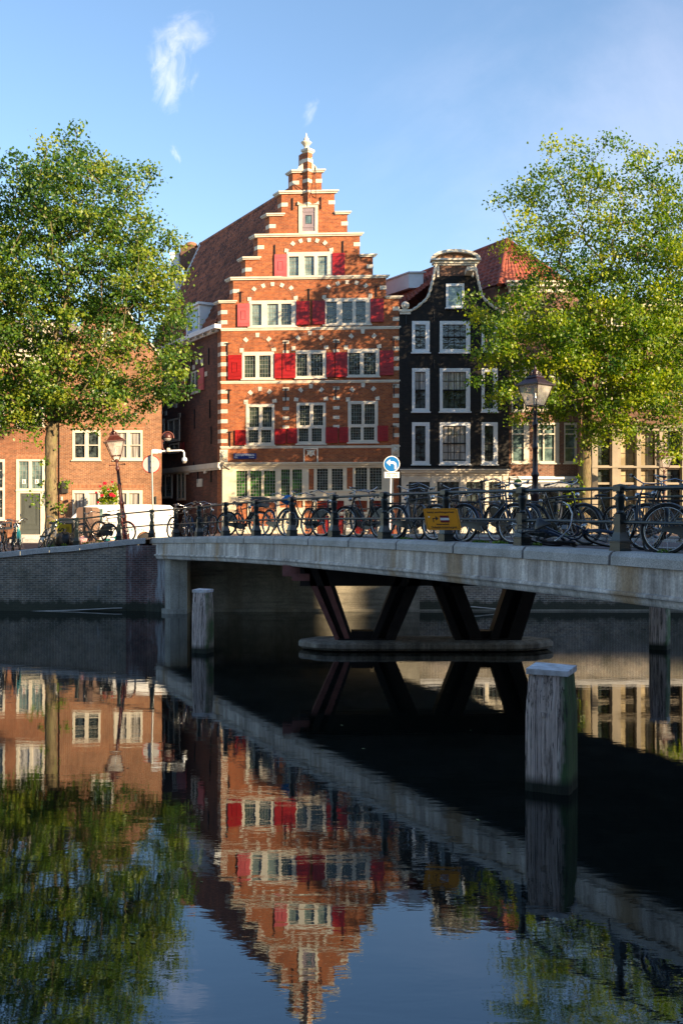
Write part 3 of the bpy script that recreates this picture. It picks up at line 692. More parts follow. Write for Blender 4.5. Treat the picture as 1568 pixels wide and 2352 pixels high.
# caps and string courses
caps = [(666, 745, 390, 397), (637, 775, 438, 445), (608, 652, 489, 495), (766, 804, 487.5, 494), (581, 832, 536.5, 543.5), (553, 597, 588, 594.5), (824, 863, 586, 592.5),
        (524.5, 891, 634.5, 641.5), (497, 541, 688, 694), (883, 922, 682.5, 688.5), (503.5, 918, 751.5, 758), (503, 917, 874, 880), (503, 917, 1024, 1029.5)]
for i, (a, b, c_, d) in enumerate(caps):
    m = H.mb(True)
    ov = .11 if i < 10 else .05
    u0, u1, v0, v1 = H.r(a, b, c_, d)
    m.box(u0, u1, -ov, TH + .06 if i < 10 else .02, v0 + (v1-v0)*.45, v1); m.box(u0 + .04, u1 - .04, -ov*.6, (TH + .03) if i < 10 else .02, v0, v0 + (v1-v0)*.45 - .001)
    m.build('step_cap' if i < 10 else 'string_course', M['stone_white'], H.root)
# quoin blocks and wall blocks
m = H.mb(True)
def blk(px, py, w_, h_=8.5, pr=.015, side=None):
    u0, u1, v0, v1 = H.r(px - w_/2, px + w_/2, py - h_/2, py + h_/2)
    if side == 'L': u0 = H.U(px - w_/2); m.box(u0 - .012, u1, -pr, .30, v0, v1)
    elif side == 'R': m.box(u0, u1 + .012, -pr, .30, v0, v1)
    else: m.box(u0, u1, -pr, .05, v0, v1)
for y in (788, 811, 835, 858, 898, 920.5, 943.5, 966.5, 989.5, 1012): blk(506 + 7.5, y, 15, 9, side='L')
for y in (779, 802.5, 825.5, 848, 888, 910.5, 933, 956, 978, 1000.5): blk(915.6 - 7, y, 14, 9, side='R')
for l, r_, ys in ((506, 915.6, (714.5, 738)), (534, 886, (666,)), (562.5, 856, (617,)), (591, 826, (566,)), (618, 797.5, (518,)), (646, 768, (469,)), (672, 738.5, (419,)), (696, 716, (369,))):
    for y in ys: blk(l + 7.2, y, 14.4, 9, side='L'); blk(r_ - 7.2, y - 3, 14.4, 9, side='R')
for x in (656, 772):
    for y in (785, 808, 893, 916, 938, 960, 981): blk(x, y - (1 if x > 700 else 0), 14.5, 7.5)
for x in (710,): pass
build_split(m, 'stone_block', M['stone_white'], H.root)
# relieving arches
def arch(cx, yb, rx, ry, th, stones, seg=None):
    ma = H.mb(); ms_ = H.mb()
    def pt(a, f): return (H.U(cx - math.cos(a)*rx*f), H.V(yb - math.sin(a)*ry*f))
    f1 = 1.0; f0 = 1 - th/rx
    n_ = 18
    for i in range(n_):
        a, b = math.pi*i/n_, math.pi*(i+1)/n_
        ma.prism([pt(a, f0), pt(b, f0), pt(b, f1), pt(a, f1)][::-1], -.012, .02)
    for (sx, sy, w_, h_) in stones:
        ang = math.atan2((yb - sy)/ry, -(sx - cx)/rx)
        if ang <= .12 or ang >= math.pi - .12:
            ms_.box(H.U(sx - w_/2), H.U(sx + w_/2), -.03, .02, H.V(sy + h_/2), H.V(sy - h_/2)); continue
        dx, dy = (sx - cx)/rx, (yb - sy)/ry
        nx_, ny_ = dx, dy; l = math.hypot(nx_, ny_); nx_, ny_ = nx_/l, ny_/l
        hw, hh = w_/2*H.s, h_/2*H.s; X, Z = H.U(sx), H.V(sy); tx, tz = ny_, -nx_
        ms_.prism([(X - tx*hw*.8 - nx_*hh, Z - tz*hw*.8 - ny_*hh), (X + tx*hw*.8 - nx_*hh, Z + tz*hw*.8 - ny_*hh), (X + tx*hw + nx_*hh, Z + tz*hw + ny_*hh), (X - tx*hw + nx_*hh, Z - tz*hw + ny_*hh)], -.03, .02)
    ar = ma.build('relieving_arch', M['brick_arch'], H.root); build_split(ms_, 'arch_stone', M['stone_white'], ar)
def st(lst, w_=9, h_=10):   # px list from the zoomed view of the lower facade
    return [(344.5 + .3846*x, 746.4 + .3846*y, w_, h_) for x, y in lst]
def st2(lst, w_=9, h_=9):
    return [(344.5 + .3846*x, 287.1 + .3846*y, w_, h_) for x, y in lst]
arch(590.5, 807, 41, 43, 10, st([(545, 148), (570, 85), (640, 57), (708, 82), (738, 145)]))
arch(711.8, 804, 40, 43, 10, st([(857, 140), (885, 77), (955, 48), (1023, 77), (1052, 135)]))
arch(833, 802, 41, 43, 10, st([(1170, 137), (1202, 70), (1270, 43), (1337, 70), (1367, 132)]))
arch(596.5, 927, 35, 40, 10, st([(570, 458), (598, 402), (655, 380), (712, 397), (742, 452)]))
arch(714, 924, 36, 40, 10, st([(873, 445), (900, 388), (961, 366), (1023, 388), (1050, 442)]))
arch(833.5, 921, 35, 39, 10, st([(1182, 447), (1208, 388), (1272, 362), (1333, 385), (1357, 442)]))
arch(625.5, 689, 57, 43, 11, st2([(592, 1035), (620, 975), (675, 957), (731, 948), (787, 955), (842, 972), (870, 1032)]))
arch(797.5, 686, 57, 42, 11, st2([(1040, 1030), (1067, 970), (1122, 950), (1177, 942), (1233, 947), (1288, 965), (1315, 1025)]))
arch(710.5, 579, 55, 32, 11, st2([(815, 748), (853, 707), (900, 692), (950, 688), (998, 692), (1045, 706), (1083, 748)]))
for w_ in W2 + W3 + [W4]: H.window(w_[0], w_[1], (4, 5), M['paint_white'], M['glass'], gmats={571: [M['glass_pale'], M['glass_pale'], M['glass']], 658: [M['glass_pale']]*3, 555: [M['glass']]*2}.get(w_[0][0]), reveal=.11, proud=.03, bar=.014, sill=.05, barmat=M['leadbar'])
for w_ in W1: H.window(w_[0], w_[1], (4, 5), M['paint_white'], M['glass'], reveal=.11, proud=.03, bar=.014, sill=.05, barmat=M['leadbar'])
# hatch
m = H.mb(); cellwall(m, [H.r(*HATCH)], [H.r(694, 723.5, 477, 531.5)], -.05, .2)
m.prism([(H.U(683), V(471)), (H.U(733), V(471)), (H.U(732), V(463)), (H.U(726), V(468)), (H.U(720), V(470)), (H.U(696), V(470)), (H.U(690), V(468)), (H.U(684), V(463))], -.09, .0)
wh = m.build('hatch_frame', M['stone_white'], H.root)
m = H.mb(); cellwall(m, [H.r(694, 723.5, 477, 531.5)], [H.r(701, 716, 494, 514)], 0, .04)
for y in (486, 522): H.boxpx(m, 696, 722, y - 1, y + 1, -.02, 0)
hd = m.build('hatch_shutter', M['lilac'], H.root)
m = H.mb(); H.boxpx(m, 702, 715, 495, 513, .03, .035); m.build('pane', M['glass_teal'], hd)
# shutters
def shutter(px0, px1, py0, py1, mat_, ang=0.0, deco=True):
    u0, u1, v0, v1 = H.r(px0, px1, py0, py1); wv = u1 - u0
    t = lambda p: (u0 + p[0]*math.cos(ang), -.05 - p[0]*math.sin(ang)*1 + p[1], v0 + p[2])
    m = MB(t); h = v1 - v0; cu, cv = wv/2, h/2
    m.box(0, wv, -.035, 0, 0, h, ch=.008)
    for a in (.14, .86): m.box(.01, wv - .01, -.047, -.036, h*a - .02, h*a + .02)
    if deco:
        a, b, c_, d = wv*.30, wv*.70, h*.30, h*.70; e = .025
        for q_ in ((a, b, c_, c_+e), (a, b, d-e, d), (a, a+e, c_+e, d-e), (b-e, b, c_+e, d-e)): m.box(q_[0], q_[1], -.055, -.036, q_[2], q_[3])
    m.build('shutter', mat_, H.root)
shutter(630, 660, 584, 636, M['red_pale'], R(4)); shutter(763, 792, 583, 634.5, M['red'])
shutter(544.5, 574, 696, 749, M['red_pale'], R(4)); shutter(680.5, 711.5, 692, 747, M['red']); shutter(717.5, 747, 691, 746, M['red']); shutter(850.5, 881, 689, 742, M['red'])
shutter(522.5, 555, 814, 871, M['red']); shutter(630, 646.5, 811.5, 869, M['red'], deco=False); shutter(648.5, 678.5, 811, 869, M['red']); shutter(750, 768, 810.5, 867, M['red'], deco=False); shutter(769.5, 797.5, 810, 867.5, M['red']); shutter(872, 903.5, 807, 864, M['red'])
shutter(539, 564.5, 987, 1021.5, M['red']); shutter(630.5, 656.5, 984.5, 1019.5, M['red']); shutter(659, 682.5, 983.5, 1018, M['red'])
shutter(748, 776, 982, 1018, M['red']); shutter(779, 800, 981.5, 1017, M['red']); shutter(866.5, 891, 979, 1014.5, M['red'])
# wall anchors
def anchor(px, py0, py1, hook=True):
    u, v0, v1 = H.U(px), H.V(py1), H.V(py0)
    m = H.mb(); m.box(u-.02, u+.02, -.06, 0, v0, v1)
    if hook: m.tube([(u-.14, -.05, v1-.03), (u-.05, -.09, v1-.02), (u+.05, -.09, v1-.02), (u+.14, -.05, v1-.03)], .018, 5)
    m.build('wall_anchor', M['iron'], H.root)
for a in ((656, 784, 812), (772, 783, 810), (656, 892, 922), (772, 889, 918), (521, 786, 814), (904, 780, 805), (525, 893, 925), (904, 885, 912), (527, 990, 1026), (903, 979, 1010), (552, 668, 692), (710, 664, 690), (864, 660, 684)): anchor(*a)
for a in ((631, 561, 587), (788, 555, 583), (672, 454, 482), (737, 453, 481)): anchor(*a, hook=False)
m = H.mb(); a = Vector((H.U(728), -.95, V(397))); 
m.tube([(H.U(725), 0, V(398)), a, (H.U(725), 0, V(456))], .016, 5); m.tube([a, (H.U(711), -.1, V(457))], .016, 5); m.build('hoist_bracket', M['iron'], H.root)
# ground floor front: cream timber shop front
m = H.mb(); gl = [H.r(a[0], a[1], b[0], b[1]) for a, b in G]
cellwall(m, [H.r(524, 903, 1068, 1150)], gl + [H.r(709, 721, 1077, 1125), H.r(796.5, 810, 1075, 1123)], -.06, .10, back=False)
cellwall(m, [H.r(524, 903, 1150, 1250)], [H.r(541, 568, 1154, 1208), H.r(576, 632, 1154, 1208), H.r(642, 696, 1150, 1166), H.r(728, 756, 1132, 1176), H.r(762, 790, 1132, 1176), H.r(815, 843, 1132, 1176), H.r(848, 878, 1132, 1176),
                                       H.r(728, 756, 1184, 1240), H.r(762, 790, 1184, 1240), H.r(815, 838, 1184, 1240), H.r(845, 903, 1184, 1240), H.r(700, 718, 1150, 1240)], -.06, .10, back=False)
m.build('shop_front', M['cream'], H.root)
for i_, (a, b, c_, d) in enumerate(gl):
    m = H.mb(); m.add([(a, .05, c_), (b, .05, c_), (b, .05, d), (a, .05, d)], [(0, 1, 2, 3)]); gp_ = m.build('leaded_pane', M['glass_green' if i_ < 5 else 'glass'], H.root)
    m = H.mb()
    for i in range(1, 4): x = a + (b-a)*i/4; m.box(x-.009, x+.009, .03, .044, c_, d)
    for j in range(1, 8): z = c_ + (d-c_)*j/8; m.box(a-.02, b+.02, -.09, -.075, z-.009, z+.009) if 0 else m.box(a, b, .026, .0425, z-.008, z+.008)
    m.build('lead_grid', M['leadbar'], gp_)
m = H.mb()
for q_ in ((541, 568, 1154, 1208), (576, 632, 1154, 1208), (642, 696, 1150, 1166)): H.boxpx(m, *q_, .03, .05)
build_split(m, 'dark_panel', M['red_dark'], H.root)
for q_ in ((728, 756, 1132, 1176), (762, 790, 1132, 1176), (815, 843, 1132, 1176), (848, 878, 1132, 1176), (728, 756, 1184, 1240), (762, 790, 1184, 1240), (815, 838, 1184, 1240), (845, 903, 1184, 1240)):
    m = H.mb(); H.boxpx(m, *q_, .0, .05)
    for k in range(1, 4): x = q_[0] + (q_[1]-q_[0])*k/4; H.boxpx(m, x-.3, x+.3, q_[2], q_[3], -.006, 0)
    pn = m.build('red_panel', M['red'] if q_[0] < 845 else M['red_dark'], H.root)
    if q_[2] < 1150: 
        m = H.mb()
        for y in (q_[2]+5, q_[3]-5): H.boxpx(m, q_[0]+1, q_[0]+14, y-.8, y+.8, -.025, -.007)
        build_split(m, 'strap_hinge', M['iron'], pn)
m = H.mb(); H.boxpx(m, 709, 721, 1077, 1125, -.03, .0); H.boxpx(m, 796.5, 810, 1075, 1123, -.03, 0); H.boxpx(m, 700, 718, 1150, 1240, -.02, .0); build_split(m, 'brick_pier', M['brick_main'], H.root)
m = H.mb(True); 
for (a, b, o) in ((1062, 1065.5, .26), (1065.5, 1069, .20), (1069, 1074, .12)): H.boxpx(m, 507, 905, a, b - .1, -o, .02)
H.boxpx(m, 539, 700, 1142, 1146, -.12, -.06); H.boxpx(m, 724, 880, 1126.5, 1129.5, -.11, -.06); H.boxpx(m, 724, 903, 1178, 1181, -.1, -.06)
m.build('cornice', M['cream'], H.root)
m = H.mb(True)
H.boxpx(m, 507, 524, 1076, 1245, -.10, .10); m.prism([(H.U(506), V(1062)), (H.U(524), V(1062)), (H.U(524), V(1078)), (H.U(512), V(1072))], -.18, .05)
m.build('corner_pilaster', M['cream'], H.root)
for x in (512.5, 907):
    m = H.mb(); y = 1046 if x < 600 else 1036
    H.boxpx(m, x-9, x+9, y-14, y+15, -.04, 0); m.build('relief_tablet', M['stone_white'], H.root)
    m = H.mb(); X, Z = H.U(x), V(y)
    m.lathe([(.01, -.10), (.08, -.09), (.12, -.06), (.15, -.01), (.16, .0)], 12, c=(0, 0, 0))
    m.v = [(X + a, -.04 + c_*.9, Z + b*1.25) for a, b, c_ in m.v]
    for k in range(11):
        an = k/11*6.283; m.tube([(X + .12*math.cos(an), -.07, Z + .15*math.sin(an)), (X + .19*math.cos(an+.3), -.06, Z + .24*math.sin(an+.3))], [.035, .02], 5)
    for dx in (-.05, .05): m.lathe([(.02, 0), (.02, .02)], 6, c=(X + dx, -.14, Z + .05))
    m.lathe([(.03, -.04), (.04, 0), (.03, .05)], 6, c=(X, -.14, Z - .02)); m.build('lion_head', M['stone_white'], H.root)
m = H.mb(); H.boxpx(m, 698, 731, 1029.5, 1062, -.03, 0); rl = m.build('shield_relief_panel', M['brick_main'], H.root)
m = H.mb()
for q_ in ((697, 700, 1029, 1062), (728, 731, 1029, 1062), (700, 728, 1029, 1032)): H.boxpx(m, *q_, -.08, -.03)
m.prism([(H.U(706), V(1034)), (H.U(722), V(1034)), (H.U(722), V(1043)), (H.U(714), V(1049)), (H.U(706), V(1043))][::-1], -.07, -.03)
m.tube([(H.U(704), -.08, V(1046)), (H.U(724), -.08, V(1034))], .02, 5); m.tube([(H.U(724), -.08, V(1046)), (H.U(704), -.08, V(1034))], .02, 5)
m.build('crest', M['stone_white'], rl)
m = H.mb(); H.boxpx(m, 535.5, 588, 1041, 1053.5, -.05, -.005, ch=.01)
blue = plain('enamel_blue', (.010, .035, .20), .3, var=.05, bmp=0); whitep = plain('sign_white', (.82, .82, .80), .5, var=.03, bmp=0); blackp = plain('sign_black', (.02, .02, .02), .5, var=.05, bmp=0)
sp = m.build('street_sign', blue, H.root)
textmesh('lettering', 'OUDEZIJDS VOORBURG', .125, whitep, sp, (H.U(561.5), -.054, V(1045)), (R(90), 0, 0), sx=.70, bold=.003)
textmesh('lettering', 'WAL', .115, whitep, sp, (H.U(541.5), -.054, V(1050.2)), (R(90), 0, 0), sx=.70, bold=.003)
textmesh('lettering', 'CENTRUM', .065, whitep, sp, (H.U(577), -.054, V(1050.2)), (R(90), 0, 0), sx=.8, bold=.002)
# side wall (local w runs back along the side street)
k = H.k
def SW(px, py, off=0.0):
    """point on the side wall plane seen at (px,py): returns local coords"""
    rzv = R(-3.6); ox, oy = PX(710, 48.0), 48.0
    u0 = H.U(506)
    # local (u0 - w k, w) -> world
    def wpos(w_):
        lx, ly = u0 - w_*k, w_; return ox + lx*math.cos(rzv) - ly*math.sin(rzv), oy + lx*math.sin(rzv) + ly*math.cos(rzv)
    lo, hi = 0.0, 40.0
    for _ in range(40):
        mid = (lo+hi)/2; x, y = wpos(mid)
        if CX + F*x/y > px: lo = mid
        else: hi = mid
    x, y = wpos(lo); return lo, PZ(py, y) - H.zb
tw = MB(); wE = 8.2
VB = V(752)
kk = math.sqrt(1 + k*k)
def SP(w_, z, o=0.0):   # o outward (left) offset
    nx_, ny_ = -1/kk, -k/kk
    return (H.U(506) - w_*k + nx_*o, w_ + ny_*o, z)
def sidebox(m, w0, w1, z0, z1, o0, o1, mi=0):
    vs = [SP(w_, z, o) for w_, z, o in ((w0, z0, o1), (w1, z0, o1), (w1, z1, o1), (w0, z1, o1), (w0, z0, o0), (w1, z0, o0), (w1, z1, o0), (w0, z1, o0))]
    m.add(vs, [(3, 2, 1, 0), (4, 5, 6, 7), (0, 1, 5, 4), (1, 2, 6, 5), (2, 3, 7, 6), (3, 0, 4, 7)], mi)
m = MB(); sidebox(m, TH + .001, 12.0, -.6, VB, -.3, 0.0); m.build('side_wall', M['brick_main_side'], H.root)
def sidepx(m, pxl, pxr, pyt, pyb, o0, o1, mi=0):
    wl, _ = SW(pxl, pyt); wr, _ = SW(pxr, pyt); pm_ = (pxl+pxr)/2
    _, zt = SW(pm_, pyt); _, zb_ = SW(pm_, pyb); sidebox(m, wr, wl, zb_, zt, o0, o1, mi)
    return wr, wl, zb_, zt
# cornice band, gutter, windows, shutters, anchors on the side
m = MB(); _, zc = SW(500, 1064); _, zc2 = SW(500, 1075); sidebox(m, .0, 12, zc2 - .0, zc + .02, 0, .16); sidebox(m, .0, 12, zc2 - .09, zc2 - .001, 0, .09)
for px, py in ((389, 1087), (432, 1082), (475, 1079)):
    w_, z = SW(px, py); sidebox(m, w_ - .12, w_ + .12, z - .18, zc2 - .09, 0.001, .12)
build_split(m, 'side_cornice', M['paint_white'], H.root)
m = MB(); sidebox(m, .0, 12, VB + .001, VB + .2, -.05, .34); sidebox(m, .2, 12, VB - .12, VB, 0.001, .12)
for i in range(14): sidebox(m, .5 + i*.8, .6 + i*.8, VB - .10, VB, .121, .28)
m.build('gutter', M['paint_cool'], H.root)
def sidewin(pxl, pxr, pyt, pyb, mats_, grid=(2, 4), fm='paint_white'):
    m = MB(); wr, wl, zb_, zt = sidepx(m, pxl, pxr, pyt, pyb, 0, .012); m = MB()
    fr = .09; 
    sidebox(m, wr, wl, zt - fr, zt, 0, .05); sidebox(m, wr, wl, zb_ - .03, zb_ + fr, 0, .07); sidebox(m, wr, wr + fr, zb_, zt, 0, .052); sidebox(m, wl - fr, wl, zb_, zt, 0, .052)
    mid = (wr + wl)/2; sidebox(m, mid - fr/2, mid + fr/2, zb_, zt, 0, .045)
    wd = m.build('window', M[fm], H.root)
    m = MB(); sidebox(m, wr + fr, wl - fr, zb_ + fr, zt - fr, 0, .01); m.build('glass_pane', mats_, wd)
    m = MB()
    for i in range(1, 8):
        x = wr + (wl-wr)*i/8; 
        if i != 4: sidebox(m, x - .01, x + .01, zb_ + fr, zt - fr, .011, .02)
    for j in range(1, 6): z = zb_ + (zt-zb_)*j/6; sidebox(m, wr + fr, wl - fr, z - .01, z + .01, .012, .022)
    m.build('glazing_bars', M['leadbar'], wd); return wr, wl, zb_, zt
sidewin(387, 414, 962, 1014, M['curtain']); sidewin(360, 379, 974, 1020, M['glass_teal'])
sidewin(390, 413, 1018, 1040, M['glass']); sidewin(366, 397, 1086, 1144, M['glass_teal']); sidewin(408, 427, 1084, 1148, M['glass_teal'])
sidewin(441, 459, 852, 903, M['glass']); sidewin(398, 409, 866, 912, M['glass']); sidewin(361, 379, 880, 925, M['glass'])
for a in ((457, 470, 846, 896), (418, 429, 868, 914), (408, 418, 870, 915)):
    m = MB(); wr, wl, zb_, zt = sidepx(m, *a, .001, .06); m.build('side_shutter', M['red_pale'], H.root)
for a in ((372, 388, 1018, 1043), (414, 424, 1016, 1036)):
    m = MB(); sidepx(m, *a, .001, .05); m.build('side_shutter', M['red_dark'], H.root)
m = MB()
for px, py in ((383, 997-20), (388, 1026), (444, 885), (408, 1000-37), (430, 863)): pass
for (x, y) in ((382, 950-13), (389, 930-9), (397, 923-5), (405, 925-5), (413, 950-8), (372, 940-5), (376, 965-10), (453, 835-4), (464, 836-6), (446, 847-3), (474, 866-7)):
    w_, z = SW(x, y + 12 if x < 430 else y); sidebox(m, w_ - .13, w_ + .13, z - .12, z + .12, 0, .03)
build_split(m, 'side_arch_stone', M['stone_white'], H.root)
m = MB()
for (x, y0, y1) in ((413, 950, 987), (448, 940, 985), (483, 918, 960), (486, 980, 1020), (480, 800, 838), (441, 815, 840), (456, 1080, 1110), (486, 1076, 1108), (446, 1000+62, 1075)):
    w_, z1_ = SW(x, y0); _, z0_ = SW(x, y1); sidebox(m, w_ - .02, w_ + .02, z0_, z1_, 0, .06)
build_split(m, 'side_wall_anchor', M['iron'], H.root)
m = MB(); wr, wl, zb_, zt = sidepx(m, 454, 466, 1100, 1118, 0, .05); m.build('carved_tablet', M['stone_white'], H.root)
# roof: left slope as real pantile waves
ridge_z = V(412); UC = H.U(710)
def roofpatch(mb, A, B, C, D, ns, nt_, amp=.06, tiles_t=26, tiles_s=60):
    """A eave front, B eave back, C ridge back, D ridge front"""
    A, B, C, D = map(Vector, (A, B, C, D)); nrm = (B - A).cross(D - A).normalized()
    if nrm.z < 0: nrm = -nrm
    vs = []
    for j in range(nt_ + 1):
        t = j/nt_; tt = t*tiles_t; ft = tt - math.floor(tt)
        for i in range(ns + 1):
            s_ = i/ns; p = (A*(1-s_) + B*s_)*(1-t) + (D*(1-s_) + C*s_)*t
            ph = s_*tiles_s*2*math.pi
            h = amp*(.5 + .5*math.sin(ph)) + amp*1.1*(1 - ft)
            vs.append(p + nrm*h)
    n = ns + 1
    mb.add(vs, [(j*n+i, j*n+i+1, (j+1)*n+i+1, (j+1)*n+i) for j in range(nt_) for i in range(ns)], 0, False)
def rp(u, w_, z): return (u - w_*k, w_, z)
eL = H.U(506) - .12
m = MB(); roofpatch(m, rp(eL, TH, VB + .2), rp(eL, 8.0, VB + .2), rp(UC, 11.2, ridge_z), rp(UC, TH, ridge_z), 240, 104, tiles_s=44); 
m.add([rp(UC, TH, ridge_z), rp(UC, 11.2, ridge_z), rp(H.U(916), 11.2, VB), rp(H.U(916), TH, VB)], [(0, 1, 2, 3)])
m.build('roof', M['tile'], H.root)
m = MB(); m.tube([rp(UC, TH, ridge_z + .05), rp(UC, 11.2, ridge_z + .05)], .13, 8); m.build('ridge_tiles', M['tile'], H.root)
# back verge with white flashing and brick parapet
a, b = Vector(rp(eL, 8.0, VB + .2)), Vector(rp(UC, 11.2, ridge_z)); dv = Vector((-.3, .75, 0))
m = MB(); m.add([a + Vector((0, 0, .02)), b + Vector((0, 0, .02)), b + dv*.5 + Vector((0, 0, .30)), a + dv*.5 + Vector((0, 0, .30))], [(0, 1, 2, 3), (3, 2, 1, 0)]); m.build('flashing', M['paint_cool'], H.root)
m = MB(); vs = [a + dv*.5, b + dv*.5, b + dv*.5 + Vector((0, 0, .30)), a + dv*.5 + Vector((0, 0, .30)), a + dv, b + dv, b + dv + Vector((0, 0, .35)), a + dv + Vector((0, 0, .35))]
m.add(vs, [(0, 1, 2, 3), (3, 2, 6, 7), (7, 6, 5, 4), (0, 3, 7, 4), (1, 5, 6, 2)]); m.add([a + dv, b + dv, (b.x+dv.x, b.y+dv.y, -1), (a.x+dv.x, a.y+dv.y, -1)], [(0, 1, 2, 3)])
m.build('rear_wall', M['brick_brown'], H.root)
m = MB(); cb = b + dv*1.0; m.box(cb.x - 1.1, cb.x - .25, cb.y - .3, cb.y + .6, cb.z - 1.2, cb.z + .15, ch=.02); ch_ = m.build('chimney', M['brick_brown'], H.root)
m = MB(); m.lathe([(.40, 0), (.40, .1), (.32, .22), (.12, .3)], 10, c=(cb.x - .5, cb.y, cb.z + .1)); m.build('cowl', M['brick_left'], ch_)
m = MB(); m.box(cb.x - 1.75, cb.x - 1.25, cb.y, cb.y + .5, cb.z - 2.4, cb.z - .35); m.box(cb.x - 1.82, cb.x - 1.18, cb.y - .07, cb.y + .57, cb.z - .35, cb.z - .2); m.build('chimney', M['paint_cool'], H.root)
# dormer on the left slope
m = MB(); w0, _ = SW(485, 760); w1, _ = SW(437, 760)
def DP(w_, o, z): p = SP(w_, z, o); return p
def dbox(m, w0, w1, o0, o1, z0, z1): 
    vs = [SP(w_, z, o) for w_, z, o in ((w0, z0, o1), (w1, z0, o1), (w1, z1, o1), (w0, z1, o1), (w0, z0, o0), (w1, z0, o0), (w1, z1, o0), (w0, z1, o0))]
    m.add(vs, [(3, 2, 1, 0), (4, 5, 6, 7), (0, 1, 5, 4), (1, 2, 6, 5), (2, 3, 7, 6), (3, 0, 4, 7)])
w0, zb_ = SW(468, 766); w1, zt = SW(437, 712)
zb_ = VB + .15; zt = VB + 1.55
m = MB(); dbox(m, w0, w0 + .12, -.9, .22, zb_, zt); dbox(m, w1 - .12, w1, -.9, .22, zb_, zt); dbox(m, w0 + .12, w1 - .12, .1, .215, zt - .15, zt); dbox(m, w0 + .12, w1 - .12, .1, .22, zb_, zb_ + .15); dbox(m, w0 - .1, w1 + .1, -1.1, .34, zt + .001, zt + .12)
dm = m.build('dormer', M['paint_cool'], H.root)
m = MB(); dbox(m, w0 + .12, w1 - .12, .10, .14, zb_ + .15, zt - .15); m.build('dormer_shutter', plain('pale_blue_paint', (.36, .45, .62), .5, var=.08), dm)
m = MB(); dbox(m, w0 + .35, w1 - .35, .141, .15, zb_ + .35, zt - .3); m.build('pane', M['glass_dark'], dm)
m = MB(); dbox(m, w0 - .0, w0 + .5, -1.0, -.05, zb_ - .2, zt - .02) if 0 else None
# ================================================================ black neck-gable house
K = Bld('neck_gable_house', 'narrow black brick house with white sash windows and curved white neck gable', 'house', 1042, 47.7, 2.6, 0, .62)
V = K.V; U = K.U
rows = [(737.5, 810), (846, 946), (970, 1067)]; cols = [(945.5, 986), (1009, 1079), (1105, 1142)]
holes = [K.r(a, b, c, d) for c, d in rows for a, b in cols] + [K.r(935, 1160, 1094, 1160)]
m = K.mb(); cellwall(m, [K.r(916.5, 1168, 718, 1245)], holes, 0, .35); 
m.build('front_wall', M['brick_black'], K.root)
left = [(920, 718), (946, 714), (968, 698), (984, 680), (991, 658), (996, 634)]
right = [(2090 - x, y) for x, y in left][::-1]
m = K.mb(); m.prism([(U(x), V(y)) for x, y in left + right][::-1], 0, .35)
m.build('gable_wall', M['brick_black'], K.root)
m = K.mb(); m.prism([(U(x), V(y)) for x, y in [(996, 633.5), (1002, 602), (1088, 602), (1094, 633.5)]][::-1], 0, .35); m.build('gable_top_wall', M['brick_brown'], K.root)
curve = [(922, 716), (935, 716), (947, 712), (957, 706), (966, 698), (976, 690), (983, 680), (987, 668), (990, 656), (993, 644), (996, 630), (999, 616), (1002, 603)]
for mir in (0, 1):
    m = K.mb(); c = [(2090 - x if mir else x, y) for x, y in curve]
    pts = [(U(x), -.03, V(y)) for x, y in c]
    rs = [.05 + .045*abs(math.sin(i*1.4)) for i in range(len(pts))]
    pts2 = []; rr = []
    for i in range(len(pts)-1):
        for f in (0, .33, .66): 
            a, b = Vector(pts[i]), Vector(pts[i+1]); pts2.append(a.lerp(b, f)); rr.append(.045 + .035*abs(math.sin(len(pts2)*.9)))
    m.tube(pts2, rr, 8)
    x = (2090 - 930) if mir else 930; 
    m.lathe([(.0, -.0), (.18, .0), (.20, .03), (.16, .06), (.10, .06), (.11, .09), (.04, .10)], 14, c=(0, 0, 0)); nn = 14*7
    for q in range(len(m.v) - nn, len(m.v)): a, b, c_ = m.v[q]; m.v[q] = (U(x) + a, -.02 - c_*.8, V(702) + b)
    m.box(U(x) - .32, U(x) + .32, -.10, .3, V(716), V(711.5)); m.box(U(x) - .26, U(x) + .26, -.06, .3, V(722), V(716.1))
    m.build('gable_scroll', M['paint_white'], K.root)
m = K.mb()
for a, b, c_, d, o in ((988, 1102, 596, 600, .28), (992, 1098, 600.2, 606, .14), (996, 1094, 606.2, 610, .06)): K.boxpx(m, a, b, c_, d, -o, .35)
arc = [(1045 + 57*math.cos(t), 597 - 22*math.sin(t)) for t in np.linspace(.12, math.pi - .12, 13)]
arc2 = [(1045 + 49*math.cos(t), 597 - 15.5*math.sin(t)) for t in np.linspace(.1, math.pi - .1, 13)]
for i in range(12): m.prism([(U(x), V(y)) for x, y in (arc2[i], arc[i], arc[i+1], arc2[i+1])], -.26, .35)
K.boxpx(m, 1003, 1008, 610, 636, -.03, 0); K.boxpx(m, 1082, 1087, 610, 636, -.03, 0)
m.build('pediment', M['paint_white'], K.root)
m = K.mb(); m.prism([(U(x), V(y)) for x, y in [(995, 590)] + [p for p in arc2[::-1]] + [(1095, 590)]][::-1] if 0 else [(U(1000), V(596)), (U(1090), V(596)), (U(1080), V(586)), (U(1045), V(581)), (U(1010), V(586))][::-1], -.05, .3); m.build('tympanum', M['brick_left'], K.root)
m = K.mb(); a = Vector((U(1072), 0, V(632))); m.add([(U(1066), -1.0, V(624)), (U(1082), -1.0, V(624)), (U(1082), -1.0, V(633)), (U(1066), -1.0, V(633)), (U(1066), 0, V(624)), (U(1082), 0, V(624)), (U(1082), 0, V(633)), (U(1066), 0, V(633))], [(3, 2, 1, 0), (0, 1, 5, 4), (2, 3, 7, 6), (1, 2, 6, 5), (3, 0, 4, 7)])
m.build('hoist_beam', M['stone_white'], K.root)
